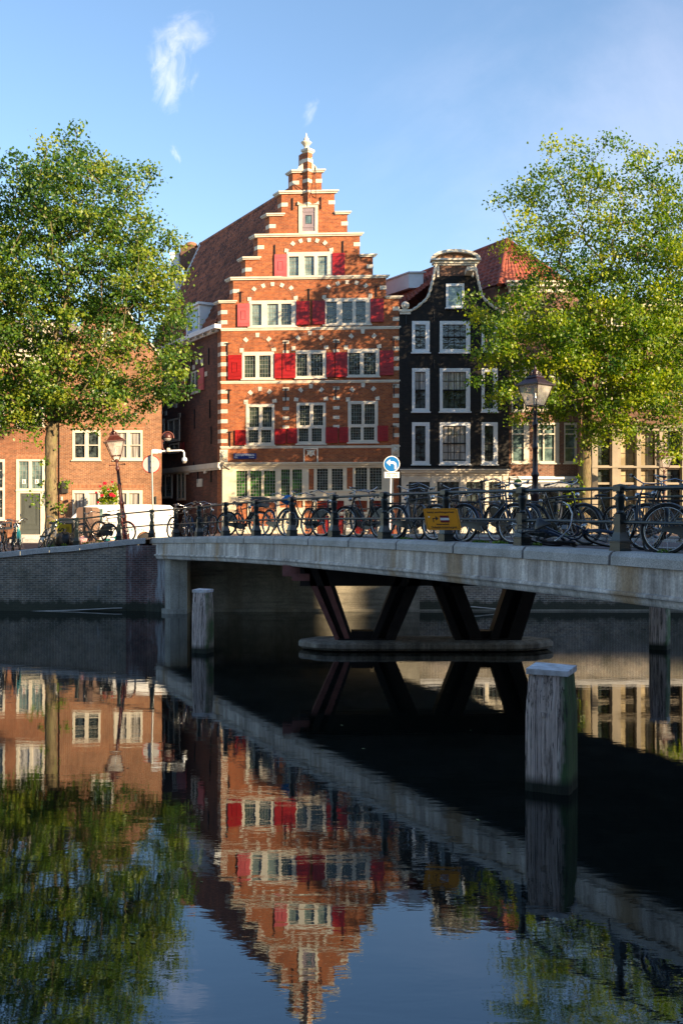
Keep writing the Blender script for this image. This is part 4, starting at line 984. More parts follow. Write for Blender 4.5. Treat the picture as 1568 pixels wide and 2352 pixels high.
K.window((1023.5, 1065, 652, 708), [(1029, 1060, 658, 703)], (1, 1), M['paint_cool'], M['glass_teal'], reveal=.05, proud=.09, sill=.04)
for j, (y0, y1) in enumerate(rows):
    for i, (x0, x1) in enumerate(cols):
        l = (x0 + 7, x1 - 9.5, y0 + 8, y1 - 8)
        gm = 'glass_dark' if j < 2 else 'curtain'
        if j == 2: gm = 'glass_dark'
        w_ = K.window((x0, x1, y0, y1), [l], (4 if i == 1 else 2, [4, 4, 4][j]), M['paint_cool'], M[gm], reveal=.13, proud=.035, bar=.022, sill=.05, barmat=M['brick_black'])
        m = K.mb(); K.boxpx(m, l[0], l[1], (l[2]+l[3])/2 - 1.4, (l[2]+l[3])/2 + 1.4, .02, .06); m.build('meeting_rail', M['brick_black'], w_)
        if (j, i) in ((2, 1), (1, 1), (1, 0)):
            m = K.mb(); K.boxpx(m, l[0]+1, l[1]-1, l[2]+1, (l[2]+l[3])/2 - 2 if j == 1 else l[3] - 4, .092, .093); m.build('net_curtain', M['curtain'], w_)
m = K.mb()
for a, b, c_, d, o in ((917, 1170, 1078, 1081, .42), (919, 1168, 1081.2, 1086, .32), (921, 1166, 1086.2, 1092, .16)): K.boxpx(m, a, b, c_, d, -o, .0)
K.boxpx(m, 917, 1170, 1074, 1077.9, -.38, .0, 1); m.build('shop_cornice', [M['paint_white'], M['iron']], K.root)
m = K.mb(); AR = [(938, 986), (1003, 1053), (1070, 1109), (1119, 1150)]
cellwall(m, [K.r(921, 1166, 1092, 1245)], [K.r(a, b, 1107, 1200) for a, b in AR], -.07, .1, back=False)
for a, b in AR:
    n_ = 8
    for i in range(n_):
        t0, t1 = i/n_, (i+1)/n_; f = lambda t: 1107 - 9*math.sin(math.pi*min(max(t, 0), 1))**.6
        x0, x1 = a + (b-a)*t0, a + (b-a)*t1
        m.prism([(U(x0), V(f(t0))), (U(x1), V(f(t1))), (U(x1), V(1094)), (U(x0), V(1094))], -.10, -.071)
for x in (921, 990, 1056, 1112, 1154): K.boxpx(m, x, x + 9, 1093, 1245, -.12, -.071)
m.build('shop_front', M['paint_white'], K.root)
m = K.mb()
for a, b in AR:
    K.boxpx(m, a, b, 1094, 1200, .04, .06)
build_split(m, 'shop_pane', M['glass_dark'], K.root)
m = K.mb()
for a, b in AR:
    for k_ in (.33, .66): K.boxpx(m, a + (b-a)*k_ - .6, a + (b-a)*k_ + .6, 1098, 1200, .0, .035)
    K.boxpx(m, a, b, 1121, 1123, -.01, .03)
m.build('shop_glazing_bars', M['iron'], K.root)
def rk(u, w_, z): return (u - w_*K.k, w_, z)
m = MB(); roofpatch(m, rk(U(918), .36, V(716)), rk(U(918), 9, V(716)), rk(U(1042), 9, V(618)), rk(U(1042), .36, V(618)), 120, 60, tiles_s=30, tiles_t=15)
m.add([rk(U(1042), .36, V(618)), rk(U(1042), 9, V(618)), rk(U(1168), 9, V(716)), rk(U(1168), .36, V(716))], [(0, 1, 2, 3)]); m.build('roof', M['tile_red'], K.root)
m = MB(); 
def skb(m, u0, u1, w0, w1, z0, z1, k_): m.add([(u - w_*k_, w_, z) for u, w_, z in ((u0, w0, z0), (u1, w0, z0), (u1, w1, z0), (u0, w1, z0), (u0, w0, z1), (u1, w0, z1), (u1, w1, z1), (u0, w1, z1))], [(0, 3, 2, 1), (4, 5, 6, 7), (0, 1, 5, 4), (1, 2, 6, 5), (2, 3, 7, 6), (3, 0, 4, 7)])
skb(m, U(978), U(1012), 1.2, 9, V(648), V(613), K.k); skb(m, U(975), U(1015), 1.1, 9.1, V(613)+.001, V(610), K.k); m.build('roof_box', M['paint_cool'], K.root)
for x, y0, y1 in ((932, 722, 745), (996, 715, 735), (997, 826, 846), (1092, 715, 735)):
    m = K.mb(); K.boxpx(m, x-.8, x+.8, y0, y1, -.05, 0); m.build('wall_anchor', M['iron'], K.root)

# ================================================================ brown brick house with red hipped roof
B = Bld('brown_brick_house', 'brown brick house with orange red hipped roof half hidden by the right tree', 'house', 1248, 47.9, 2.6, 0, .6)
V, U = B.V, B.U
fl = [(715, 772, 2), (834, 945, 3), (971, 1064, 3)]
fr = [(1174, 1214), (1233, 1283), (1294.5, 1329)]
lights = [[(1177, 1202)], [(1236, 1246), (1249, 1272)], [(1297, 1319)]]
holes = [B.r(a, b, c, d) for c, d, _ in fl for a, b in fr]
m = B.mb(); cellwall(m, [B.r(1168.2, 1332, 664, 1094)], holes, 0, .35); m.build('front_wall', M['brick_right'], B.root)
for j, (y0, y1, n_) in enumerate(fl):
    for i in range(3):
        ls = []
        for a, b in lights[i]:
            ym = y0 + (y1-y0)*.28; ls += [(a, b, y0 + 5, ym - 1.5), (a, b, ym + 1.5, y1 - 5)]
        B.window((fr[i][0], fr[i][1], y0, y1), ls, (1, 2), M['paint_white'], M['glass_teal' if j == 2 else 'glass_dark'], reveal=.09, proud=.03, sill=.05)
m = B.mb()
for a, b, c_, d, o in ((1160, 1334, 648, 652, .4), (1164, 1334, 652.2, 660, .28), (1168, 1332, 660.2, 672, .06)): B.boxpx(m, a, b, c_, d, -o, .2)
m.build('roof_cornice', M['paint_white'], B.root)
m = B.mb()
cellwall(m, [B.r(1168.2, 1332, 1094, 1245)], [B.r(1176, 1212, 1122, 1235), B.r(1222, 1284, 1122, 1215), B.r(1290, 1326, 1122, 1235)], -.03, .3, back=False)
B.boxpx(m, 1168.5, 1332, 1096, 1101, -.35, -.03); B.boxpx(m, 1169, 1332, 1101.1, 1108, -.2, -.031); m.build('shop_front', M['paint_cool'], B.root)
m = B.mb(); B.boxpx(m, 1176, 1326, 1122, 1235, .25, .27); m.build('shop_glass', M['glass_dark'], B.root)
m = B.mb(); n_ = 12
for i in range(n_):
    x0 = 1232 + (1330-1232)*i/n_; x1 = 1232 + (1330-1232)*(i+1)/n_; xm = (x0+x1)/2
    m.add([(U(x0), -.05, V(1109)), (U(x1), -.05, V(1109)), (U(x1), -.9, V(1113)), (U(x0), -.9, V(1113)), (U(x0), -.9, V(1118)), (U(xm), -.9, V(1120.5)), (U(x1), -.9, V(1118))], [(0, 1, 2, 3), (3, 2, 6, 5, 4)])
m.build('awning', plain('grey_awning_canvas', (.34, .35, .37), .8, var=.1), B.root)
A_, B_ = (U(1146), 0, V(654)), (U(1300), 0, V(648)); AP = (U(1176), 2.6, V(553) + 0); AP = (U(1176) + .18, 2.6, V(553) + .75)
def back(p, w_): return (p[0] - w_*.55, p[1] + w_, p[2])
m = MB(); roofpatch(m, A_, back(A_, 10), back(AP, 8), AP, 120, 60, tiles_s=28, tiles_t=12, amp=.05)
m.build('roof', M['tile_red'], B.root)
m = MB(); 
A2, B2, P2 = Vector(A_), Vector(B_), Vector(AP); ns, nt_ = 60, 48; vs = []
nrm = (B2-A2).cross(P2-A2).normalized()
for j in range(nt_+1):
    t = j/nt_; tt = t*12; ft = tt - math.floor(tt)
    for i in range(ns+1): s_ = i/ns; p = (A2*(1-s_)+B2*s_)*(1-t) + P2*t; vs.append(p + nrm*(.03*(.5+.5*math.sin(s_*14*6.283)) + .05*(1-ft)))
m.add(vs, [(j*(ns+1)+i, j*(ns+1)+i+1, (j+1)*(ns+1)+i+1, (j+1)*(ns+1)+i) for j in range(nt_) for i in range(ns)])
m.add([B_, back(B_, 10), back(AP, 8), AP], [(0, 1, 2, 3)])
m.build('hipped_roof_end', M['tile_red'], B.root)
m = MB(); m.tube([A2, P2], .12, 8); m.tube([B2, P2], .12, 8); m.tube([P2, back(AP, 8)], .13, 8); m.build('hip_tiles', M['tile_red'], B.root)
m = B.mb(True); m.box(U(1146), U(1300), .3, 10, V(1000), V(655)); m.build('upper_side_wall', M['brick_brown'], B.root)

# ================================================================ pale house at right edge
D = Bld('stone_front_house', 'house at right edge with cream pillared ground floor and tall windows', 'house', 1450, 47.0, 2.6, 0, .3)
V, U = D.V, D.U
up = [(1378, 1430), (1468, 1516), (1556, 1604), (1650, 1700)]
upr = [(716, 792), (838, 936)]
m = D.mb(); cellwall(m, [D.r(1333, 1740, 700, 984)], [D.r(a, b, c, d) for c, d in upr for a, b in up], 0, .35); m.build('front_wall', M['brick_brown'], D.root)
for c, d in upr:
    for a, b in up: 
        mid = (a+b)/2; D.window((a, b, c, d), [(a+4, mid-1.5, c+5, c+(d-c)*.4), (mid+1.5, b-4, c+5, c+(d-c)*.4), (a+4, mid-1.5, c+(d-c)*.44, d-5), (mid+1.5, b-4, c+(d-c)*.44, d-5)], (2, 2), M['paint_white'], M['glass_dark'], reveal=.1, sill=.06)
px = [(1333, 1357), (1371, 1401), (1424, 1458), (1470, 1503), (1530, 1562), (1575, 1605), (1625, 1655), (1672, 1700)]
ho = []
for i, (a, b) in enumerate(px[1:]): ho += [D.r(a, b, 992, 1069), D.r(a, b, 1078, 1108), D.r(a, b, 1113, 1222)]
m = D.mb(); cellwall(m, [D.r(1355, 1740, 984, 1250)], ho, -.06, .25, back=False)
for x in (1357, 1403, 1459, 1511, 1563, 1607): D.boxpx(m, x, x + (13 if x != 1459 else 9), 992, 1250, -.16, -.061)
D.boxpx(m, 1352, 1740, 978, 983, -.3, .1); D.boxpx(m, 1354, 1740, 983.2, 990, -.18, .1); D.boxpx(m, 1356, 1740, 1071, 1075, -.2, -.061); m.build('pillared_front', M['stone_right'], D.root)
m = D.mb(); D.boxpx(m, 1333, 1354.5, 984, 1250, .0, .3); m.build('plinth_wall', M['brick_right'], D.root)
m = D.mb(); D.boxpx(m, 1371, 1401, 992, 1222, .2, .22); D.boxpx(m, 1530, 1562, 992, 1222, .2, .22); build_split(m, 'dark_pane', M['glass_dark'], D.root)
m = D.mb(); D.boxpx(m, 1424, 1503, 992, 1222, .2, .22); D.boxpx(m, 1575, 1700, 992, 1222, .2, .22); build_split(m, 'blind_pane', M['blind'], D.root)
m = D.mb()
for a, b in px[1:]:
    for k_ in (.5,): D.boxpx(m, a + (b-a)*k_ - .5, a + (b-a)*k_ + .5, 992, 1222, .15, .19)
    for y in (1015, 1040, 1092, 1140, 1165, 1190): D.boxpx(m, a, b, y-.4, y+.4, .16, .18)
    D.boxpx(m, a, a+1.5, 992, 1222, .14, .192); D.boxpx(m, b-1.5, b, 992, 1222, .14, .192)
m.build('glazing_bars', M['iron'], D.root)
m = D.mb()
for a, b, c_, d, o in ((1328, 1745, 690, 695, .4), (1332, 1742, 695.2, 705, .2)): D.boxpx(m, a, b, c_, d, -o, .3)
m.build('roof_cornice', M['paint_white'], D.root)
m = D.mb(); m.box(U(1334), U(1740), .36, 9, V(1240), V(700)); m.build('body', M['brick_brown'], D.root)

# ================================================================ left houses
E = Bld('mansard_house', 'orange brick house at left edge with grey door and white cornice', 'house', 60, 51.0, 2.35, 0, .5)
V, U = E.V, E.U
h1, h2, h3, h4 = (38.5, 103, 870, 982), (-52, 12, 866, 981), (38.5, 104, 1055, 1230), (-52, 12, 1055, 1194)
m = E.mb(); cellwall(m, [E.r(-190, 136.8, 842, 1245)], [E.r(*h) for h in (h1, h2, h3, h4)], 0, .3); m.build('front_wall', M['brick_left2'], E.root)
E.window(h1, [(44, 68, 877, 920), (74, 97, 877, 920), (44, 68, 926, 976), (74, 97, 926, 976)], (1, 1), M['paint_white'], M['curtain'], sill=.05)
E.window(h2, [(-46, -22, 873, 976), (-16, 7, 873, 976)], (1, 3), M['paint_white'], M['glass_dark'], sill=.05)
E.window(h4, [(-46, -22, 1061, 1120), (-16, 7, 1061, 1120), (-46, -22, 1126, 1188), (-16, 7, 1126, 1188)], (2, 3), M['paint_white'], M['glass_dark'], sill=.05)
m = E.mb(); cellwall(m, [E.r(*h3)], [E.r(44, 67, 1059.5, 1122), E.r(73.5, 98, 1059.5, 1122), E.r(46.5, 94, 1133, 1228)], -.03, .14, back=False); E.boxpx(m, 38, 104, 1125, 1129, -.07, -.03)
df = m.build('door_frame', M['paint_white'], E.root)
m = E.mb(); E.boxpx(m, 44, 98, 1059.5, 1122, .06, .08); m.build('leaded_transom', M['glass_teal'], df)
m = E.mb()
for a, b in ((44, 67), (73.5, 98)):
    for i in (1, 2): x = a + (b-a)*i/3; E.boxpx(m, x-.35, x+.35, 1059.5, 1122, .04, .058)
    for j in range(1, 6): y = 1059.5 + 62.5*j/6; E.boxpx(m, a, b, y-.35, y+.35, .042, .056)
m.build('lead_grid', M['leadbar'], df)
orange = plain('sticker_orange_red', (.62, .10, .03), .6, var=.05)
for a, b in ((51, 59.5), (80.5, 89)):
    m = E.mb(); E.boxpx(m, a, b, 1101, 1111, .030, .036); s_ = m.build('window_card', whitep, df)
    m = E.mb(); c0 = (a+b)/2
    E.boxpx(m, c0-2.6, c0+2.6, 1108.2, 1109.2, .026, .029); E.boxpx(m, c0-1.8, c0+1.8, 1106, 1107.6, .026, .029); E.boxpx(m, c0-.6, c0+.6, 1102.2, 1105.6, .026, .029); E.boxpx(m, c0-2, c0+.6, 1104, 1105, .0255, .0285)
    m.build('card_emblem', orange, s_)
m = E.mb(); E.boxpx(m, 46.5, 94, 1133, 1228, .03, .08)
for q_ in ((53, 87, 1139, 1140.5), (53, 87, 1206, 1207.5), (53, 54.5, 1140.6, 1205.9), (85.5, 87, 1140.6, 1205.9), (56, 84, 1142, 1142.8), (56, 84, 1203, 1203.8), (56, 56.8, 1142.9, 1202.9), (83.2, 84, 1142.9, 1202.9), (46.5, 94, 1214, 1216)): E.boxpx(m, *q_, .012, .03)
dr = m.build('door', M['greydoor'], E.root)
m = E.mb(); E.boxpx(m, 68, 72, 1161, 1166, .0, .028); m.build('peephole_plate', M['iron'], dr); m = E.mb(); E.boxpx(m, 47.5, 50, 1180, 1186, -.03, .028); m.build('handle', M['chrome'], dr)
m = E.mb(); E.boxpx(m, 38, 104, 1044, 1054.5, -.008, .02); m.build('flat_arch', M['brick_soldier'], E.root)
m = E.mb()
for a, b, c_, d, o in ((-195, 139, 806, 812, .55), (-193, 138, 812.2, 822, .38), (-191, 137.5, 822.2, 842, .08)): E.boxpx(m, a, b, c_, d, -o, .3)
for i in range(28): E.boxpx(m, -185 + i*11.6, -181 + i*11.6, 822.5, 829, -.3, -.081)
m.build('roof_cornice', M['stone_white'], E.root)
m = MB(); m.add([(U(-190), -.1, V(808)), (U(138), -.1, V(808)), (U(126), 2.6, V(712)), (U(-190), 2.6, V(712)), (U(126), 8, V(712)), (U(-190), 8, V(712)), (U(138), 8, V(808))], [(0, 1, 2, 3), (3, 2, 4, 5), (1, 6, 4, 2)]); m.build('mansard_roof', M['slate'], E.root)
for x in (88, -20):
    m = E.mb(); cellwall(m, [E.r(x-20, x+20, 742, 806)], [E.r(x-13, x+13, 750, 800)], -.2, .1); m.box(U(x-24), U(x+24), -.35, 2.0, V(742), V(737)); m.box(U(x-19), U(x+19), .1, 2.0, V(806), V(742.1)); d_ = m.build('dormer', M['paint_white'], E.root)
    m = E.mb(); E.boxpx(m, x-13, x+13, 750, 800, -.1, -.08); m.build('pane', M['glass_dark'], d_)
m = MB(); m.box(U(36), U(106), -.5, -.0, V(1245), V(1229)); m.box(U(36), U(106), -.9, -.501, V(1250), V(1238)); m.build('doorstep', M['granite'], E.root)

Q = Bld('brick_gable_house', 'orange brick gabled house with four white windows behind the white van', 'house', 250, 50.9, 2.35, 0, .5)
V, U = Q.V, Q.U
f1 = [(167, 231.5, 988, 1057), (262, 328, 988, 1057)]; f0 = (167, 328, 1126, 1204); f2 = (210, 262, 846, 908); f3 = (236, 260, 755, 796)
m = Q.mb(); cellwall(m, [Q.r(137.2, 370, 822, 1245)], [Q.r(*h) for h in (*f1, f0, f2)], 0, .3); m.build('front_wall', M['brick_left'], Q.root)
m = Q.mb(); gp = [(137.2, 822), (172, 772), (205, 722), (212, 702), (290, 702), (297, 722), (333, 772), (370, 822)]
m.prism([(U(x), V(y)) for x, y in gp][::-1], 0, .3); m.build('gable_wall', M['brick_left'], Q.root)
m = Q.mb()
for (a, b), (c_, d) in zip(gp[:-1], gp[1:]): m.prism([(U(a), V(b)), (U(c_), V(d)), (U(c_), V(d-3.5)), (U(a), V(b-3.5))], -.08, .35)
m.build('gable_coping', M['stone_white'], Q.root)
m = MB(); 
rq = lambda u, w_, z: (u - w_*.5, w_, z)
m.add([rq(U(370), .3, V(824)), rq(U(370), 12, V(824)), rq(U(251), 12, V(690)), rq(U(251), .3, V(706)), rq(U(137), 12, V(824)), rq(U(137), .3, V(824))], [(0, 1, 2, 3), (3, 2, 4, 5)]); m.build('roof', M['tile'], Q.root)
m = Q.mb(True); m.box(U(137.5), U(369.9), .301, 12, V(1245), V(824)); m.build('side_walls', M['brick_brown'], Q.root)
curt = [0, 1]
for i, h in enumerate(f1):
    a, b, c_, d = h; mid = (a+b)/2; ym = c_ + (d-c_)*.5
    ls = [(a+5, mid-4, c_+6, ym-1), (mid+4, b-5, c_+6, ym-1), (a+5, mid-4, ym+1, d-6), (mid+4, b-5, ym+1, d-6)]
    Q.window(h, ls, (1, 1), M['paint_white'], M['curtain' if i else 'glass_dark'], reveal=.1, sill=.05)
ls = [(171, 195, 1133, 1197), (204, 226, 1133, 1197), (235, 262, 1133, 1197), (271, 291, 1133, 1197), (297, 321, 1133, 1197)]
Q.window(f0, ls, (1, 2), M['paint_white'], M['curtain'], reveal=.1, sill=.05)
Q.window(f2, [(215, 232, 852, 902), (238, 257, 852, 902)], (1, 2), M['paint_white'], M['glass_teal'], reveal=.1, sill=.05)
Q.window(f3, [(240, 256, 760, 791)], (1, 2), M['paint_white'], M['glass_teal'], reveal=.04, proud=.07, sill=.04)
for a, b, c_, d in ((163, 334, 972, 987.5), (163, 334, 1110, 1125.5), (206, 266, 832, 845.5)):
    m = Q.mb(); m.prism([(U(a), V(c_)), (U(b), V(c_)), (U(b - 4), V(d)), (U(a + 4), V(d))][::-1], -.008, .02); m.build('flat_arch', M['brick_soldier'], Q.root)
m = Q.mb()
for a, b in ((166, 233), (261, 330)): Q.boxpx(m, a, b, 1057.5, 1060, -.06, 0)
build_split(m, 'sill_bricks', M['brick_brown'], Q.root)
m = MB(); m.tube([(U(358.5), -.08, V(1140)), (U(358.5), -.08, V(1245))], .045, 8); m.tube([(U(357), -.1, V(1165)), (U(360), -.1, V(1165))], .06, 8); m.build('downpipe', M['railpaint'], Q.root)
m = Q.mb(); Q.boxpx(m, 143.5, 158, 1104, 1133, -.16, -.02, ch=.02); sb = m.build('wall_display_case', plain('dark_grey_casing', (.05, .045, .04), .35), Q.root)
m = Q.mb(); Q.boxpx(m, 141, 145, 1141, 1149, -.05, 0); m.build('doorbell', M['paint_white'], Q.root)

# ================================================================ unseen near bank buildings behind the camera: they throw the shade that lies over the canal
XR = [(-34, -22, 21.5), (-22, -11, 22.6), (-11, 1, 22.9), (1, 12, 22.2), (12, 24, 23.0), (24, 35, 22.7), (35, 46, 23.6), (46, 58.5, 23.7), (58.5, 62.2, 20.3), (62.2, 71, 22.5), (71, 82, 22.7), (82, 94, 22.9), (94, 106, 22.0)]  # heights and the low gap house are shaped to place shade and a sun patch
nm = ['gable', 'cornice', 'attic', 'chimney']
for i, (a, b, h) in enumerate(XR):
    th_ = thing('canal_house', 'brick canal house on the near bank, %s from the left of its row' % ['first', 'second', 'third', 'fourth', 'fifth', 'sixth', 'seventh', 'eighth', 'ninth and lowest', 'tenth', 'eleventh', 'twelfth', 'thirteenth'][i], 'house', ((a+b)/2, -12, 1.95), 0, 'houses along the near bank')
    wd = (b-a)/2; hh = h - 1.95
    m = MB(); dp = 2.2 if i == 9 else 9; m.box(-wd + .02, wd - .02, -dp, 0, 0, hh - .35); m.build('wall', M['brick_brown' if i % 2 else 'brick_left'], th_)  # house beside the gap is kept shallow so the sun patch gets through
    m = MB(); m.box(-wd, wd, -dp - .1, .3, hh - .35, hh); m.build('cornice', M['paint_white'], th_)
    if wd > 2:
        for j in range(5):
            for k_ in (-1, 0, 1):
                m = MB(); x = k_*wd*.6; z = 1.6 + j*3.6; m.box(x - .65, x + .65, 0.001, .06, z, z + 2.0); w_ = m.build('window', M['paint_white'], th_)
                m = MB(); m.box(x - .5, x + .5, .061, .07, z + .15, z + 1.85); m.build('pane', M['glass_dark'], w_)

# ================================================================ trees
def make_tree(name, label, base, trunk, lobes, seed, n_nodes, leaves_per, lsize, mat_, sprigs=(), spread=.34, tr_r=.24, fork_r=.12, group=None, lowz=0):
    """trunk: list of world points (Vector, radius); lobes: (px,py,Y,rx,ry,rd) ellipsoids in px at depth Y"""
    rng = np.random.default_rng(seed)
    t = thing(name, label, 'tree', base, 0, group)
    Ls = []
    for px_, py_, Y, rx, ry, rd in lobes:
        c = P(px_, py_, Y); Ls.append((np.array(c), np.array([rx/F*Y, rd, ry/F*Y])))
    vol = np.array([r.prod() for _, r in Ls]); pr_ = vol/vol.sum(); pts = []
    tries = 0; md = (vol.sum()*4.19/n_nodes)**(1/3)*.42
    while len(pts) < n_nodes and tries < n_nodes*40:
        tries += 1; i = rng.choice(len(Ls), p=pr_); v = rng.normal(size=3); v /= np.linalg.norm(v); v *= rng.uniform(0, 1)**(1/2.7)
        p = Ls[i][0] + v*Ls[i][1]
        if len(pts) and (np.abs(np.array(pts) - p).max(axis=1) < md*.6).any(): continue
        pts.append(p)
    pts = np.array(pts)
    nodes = [np.array(p) for p, r in trunk]; par = [i-1 for i in range(len(trunk))]
    root = nodes[0]; fork = nodes[len(nodes)//2]
    order = np.argsort(np.linalg.norm(pts - nodes[-1]*.5 - fork*.5, axis=1))
    arr = np.array(nodes); firstok = len(trunk)//2
    plen = [0.0]
    for i in range(1, len(nodes)): plen.append(plen[-1] + np.linalg.norm(nodes[i] - nodes[i-1]))
    for oi in order:
        p = pts[oi]; A = np.array(nodes); d = np.linalg.norm(A - p, axis=1)
        cost = d*1.0 + np.array(plen)*.22 + np.where(A[:, 2] > p[2] + .3, (A[:, 2] - p[2])*.9, 0)
        cost[:firstok] += 50
        j = int(np.argmin(cost)); dj = d[j]; k_ = max(1, int(dj/.7)); last = j
        for s_ in range(1, k_ + 1):
            q = A[j]*(1 - s_/k_) + p*(s_/k_)
            if s_ < k_: q = q + rng.normal(size=3)*.06 + np.array([0, 0, -.05])
            nodes.append(q); par.append(last); plen.append(plen[last] + np.linalg.norm(q - nodes[last])); last = len(nodes) - 1
    n = len(nodes); w_ = np.zeros(n); ch = [[] for _ in range(n)]
    for i in range(n-1, 0, -1): ch[par[i]].append(i)
    for i in range(n-1, -1, -1): w_[i] = .00013 if not ch[i] else sum(w_[c] for c in ch[i])
    rad = np.sqrt(w_); 
    for i, (p, r) in enumerate(trunk): rad[i] = max(r, rad[i]*0 + r)
    cap_ = trunk[-1][1]
    m = MB(lambda p: (p[0] - base[0], p[1] - base[1], p[2] - base[2]))
    done = set()
    for i in range(len(trunk), n):
        a = par[i]; ra = min(rad[a], rad[i]*1.5 + .01, .16) if a >= len(trunk) else min(rad[i]*1.2, .15)
        m.tube([nodes[a], nodes[i]], [max(ra, .008), max(min(rad[i], .15), .006)], 5 if rad[i] > .03 else 3, cap=False)
    m.build('branches', M['bark'], t)
    m = MB(lambda p: (p[0] - base[0], p[1] - base[1], p[2] - base[2]))
    P0 = [Vector(p) for p, r in trunk]; pp = []; rr = []
    for i in range(len(P0)-1):
        for f in (0, .25, .5, .75): pp.append(P0[i].lerp(P0[i+1], f) + Vector((rng.normal()*.012, rng.normal()*.012, 0))); rr.append(trunk[i][1]*(1-f) + trunk[i+1][1]*f + rng.normal()*.006)
    pp.append(P0[-1]); rr.append(trunk[-1][1]); m.tube(pp, rr, 12); m.build('trunk', M['bark'], t)
    tips = [i for i in range(len(trunk), n)]
    cent = np.array([nodes[i] for i in tips]); cnt = rng.poisson(leaves_per, len(tips))
    leaf_w = np.array([1.0 if not ch[i] else .55 for i in tips]); cnt = (cnt*leaf_w*np.where(cent[:, 2] < lowz, 1.45, 1.0)).astype(int)
    C0 = np.repeat(cent, cnt, axis=0)
    tone0 = np.repeat(rng.normal(0, .26, len(tips)), cnt)
    off = rng.normal(size=C0.shape)*np.array([spread, spread, spread*.62])
    C0 = C0 + off
    for sp in sprigs:
        c = np.array(P(sp[0], sp[1], sp[2])); k_ = sp[4]; C0 = np.vstack([C0, c + rng.normal(size=(k_, 3))*np.array([sp[3], sp[3], sp[3]*.8])]); tone0 = np.concatenate([tone0, np.full(k_, .1)])
    N_ = len(C0)
    nr = rng.normal(size=(N_, 3)) + np.array([.55, -.55, .60]); nr /= np.linalg.norm(nr, axis=1)[:, None]
    ax = rng.normal(size=(N_, 3)) + np.array([0, 0, -.7]); ax -= nr*(ax*nr).sum(1)[:, None]; ax /= np.linalg.norm(ax, axis=1)[:, None]
    bx = np.cross(nr, ax); L_ = lsize*rng.uniform(.7, 1.25, N_)[:, None]
    b0 = np.array(base)
    v0 = C0 - ax*L_*.5; v1 = C0 + bx*L_*.36 + nr*L_*.10; v2 = C0 + ax*L_*.5; v3 = C0 - bx*L_*.36 + nr*L_*.10
    V_ = np.stack([v0, v1, v2, v3], 1).reshape(-1, 3) - b0
    me = bpy.data.meshes.new('crown'); me.vertices.add(N_*4); me.vertices.foreach_set('co', V_.astype(np.float32).ravel())
    me.loops.add(N_*6); me.polygons.add(N_*2)
    idx = np.arange(N_)[:, None]*4 + np.array([0, 1, 2, 0, 2, 3])[None]
    me.loops.foreach_set('vertex_index', idx.ravel().astype(np.int32)); me.polygons.foreach_set('loop_start', (np.arange(N_*2)*3).astype(np.int32))
    me.update(calc_edges=True)
    at = me.attributes.new('tone', 'FLOAT', 'POINT')
    tn = np.clip(.45 + tone0 + rng.normal(0, .2, N_), 0, 1); at.data.foreach_set('value', np.repeat(tn, 4).astype(np.float32))
    me.materials.append(mat_); o = bpy.data.objects.new('crown', me); col.objects.link(o); o.parent = t
    return t
YL = 40.2
tb = P(119, 1256, YL)
tk = [(P(119, 1262, YL), .36), (P(119, 1225, YL), .265), (P(118, 1150, YL), .245), (P(117, 1080, YL), .235), (P(118, 1020, YL), .25), (P(122, 985, YL), .24), (P(128, 930, YL), .19), (P(136, 860, YL), .15), (P(150, 780, YL), .12), (P(160, 690, YL), .10)]
LL = [(190, 470, YL, 150, 150, 2.9), (85, 470, YL, 110, 110, 2.4), (0, 560, YL, 120, 150, 2.6), (30, 760, YL, 140, 170, 3.2), (200, 680, YL, 180, 180, 3.6), (320, 620, YL, 100, 150, 2.4), (380, 720, YL, 62, 110, 2.0),
      (300, 850, YL, 110, 70, 2.6), (150, 880, YL, 120, 70, 2.8), (-60, 700, YL, 120, 260, 3), (410, 830, YL-1, 45, 40, 1.4), (174, 330, YL, 30, 60, .7), (262, 350, YL, 28, 62, .7), (345, 430, YL, 20, 55, .5), (400, 520, YL, 22, 70, .7), (110, 380, YL, 60, 35, 1.0),
      (230, 400, YL, 70, 60, 1.3), (340, 900, YL, 85, 40, 1.8), (400, 870, YL-.5, 55, 35, 1.2), (30, 940, YL, 90, 50, 1.8), (250, 930, YL-.5, 90, 40, 1.8), (110, 960, YL-.5, 70, 34, 1.5), (60, 920, YL, 80, 50, 2.0), (150, 300, YL, 14, 40, .4), (205, 345, YL, 16, 45, .4), (60, 385, YL, 22, 30, .5), (140, 365, YL, 15, 30, .4), (430, 470, YL, 8, 40, .3), (425, 590, YL, 12, 50, .4), (440, 800, YL-1, 25, 22, .8), (190, 945, YL, 60, 35, 1.5), (310, 520, YL, 45, 80, 1.2)]
make_tree('elm_tree', 'green leafy elm tree on the left bank in front of the orange brick houses', tb, tk, LL, 3, 1050, 96, .146, M['leaf_l'], spread=.26, lowz=9.2,
          sprigs=[(92, 1148, YL-.3, .22, 60), (140, 1168, YL-.3, .16, 40), (104, 1062, YL-.3, .12, 24), (150, 1112, YL-.2, .13, 24), (98, 1110, YL-.3, .10, 14), (50, 985, YL-.3, .3, 70), (85, 1010, YL-.3, .25, 40), (235, 985, YL-.2, .3, 50), (130, 1200, YL-.3, .12, 20)])
YR = 41.0
tk = [(P(1341, 1255, YR), .34), (P(1341, 1200, YR), .26), (P(1342, 1120, YR), .235), (P(1343, 1040, YR), .22), (P(1345, 980, YR), .19), (P(1350, 900, YR), .16), (P(1352, 820, YR), .13), (P(1350, 740, YR), .11), (P(1345, 660, YR), .09)]
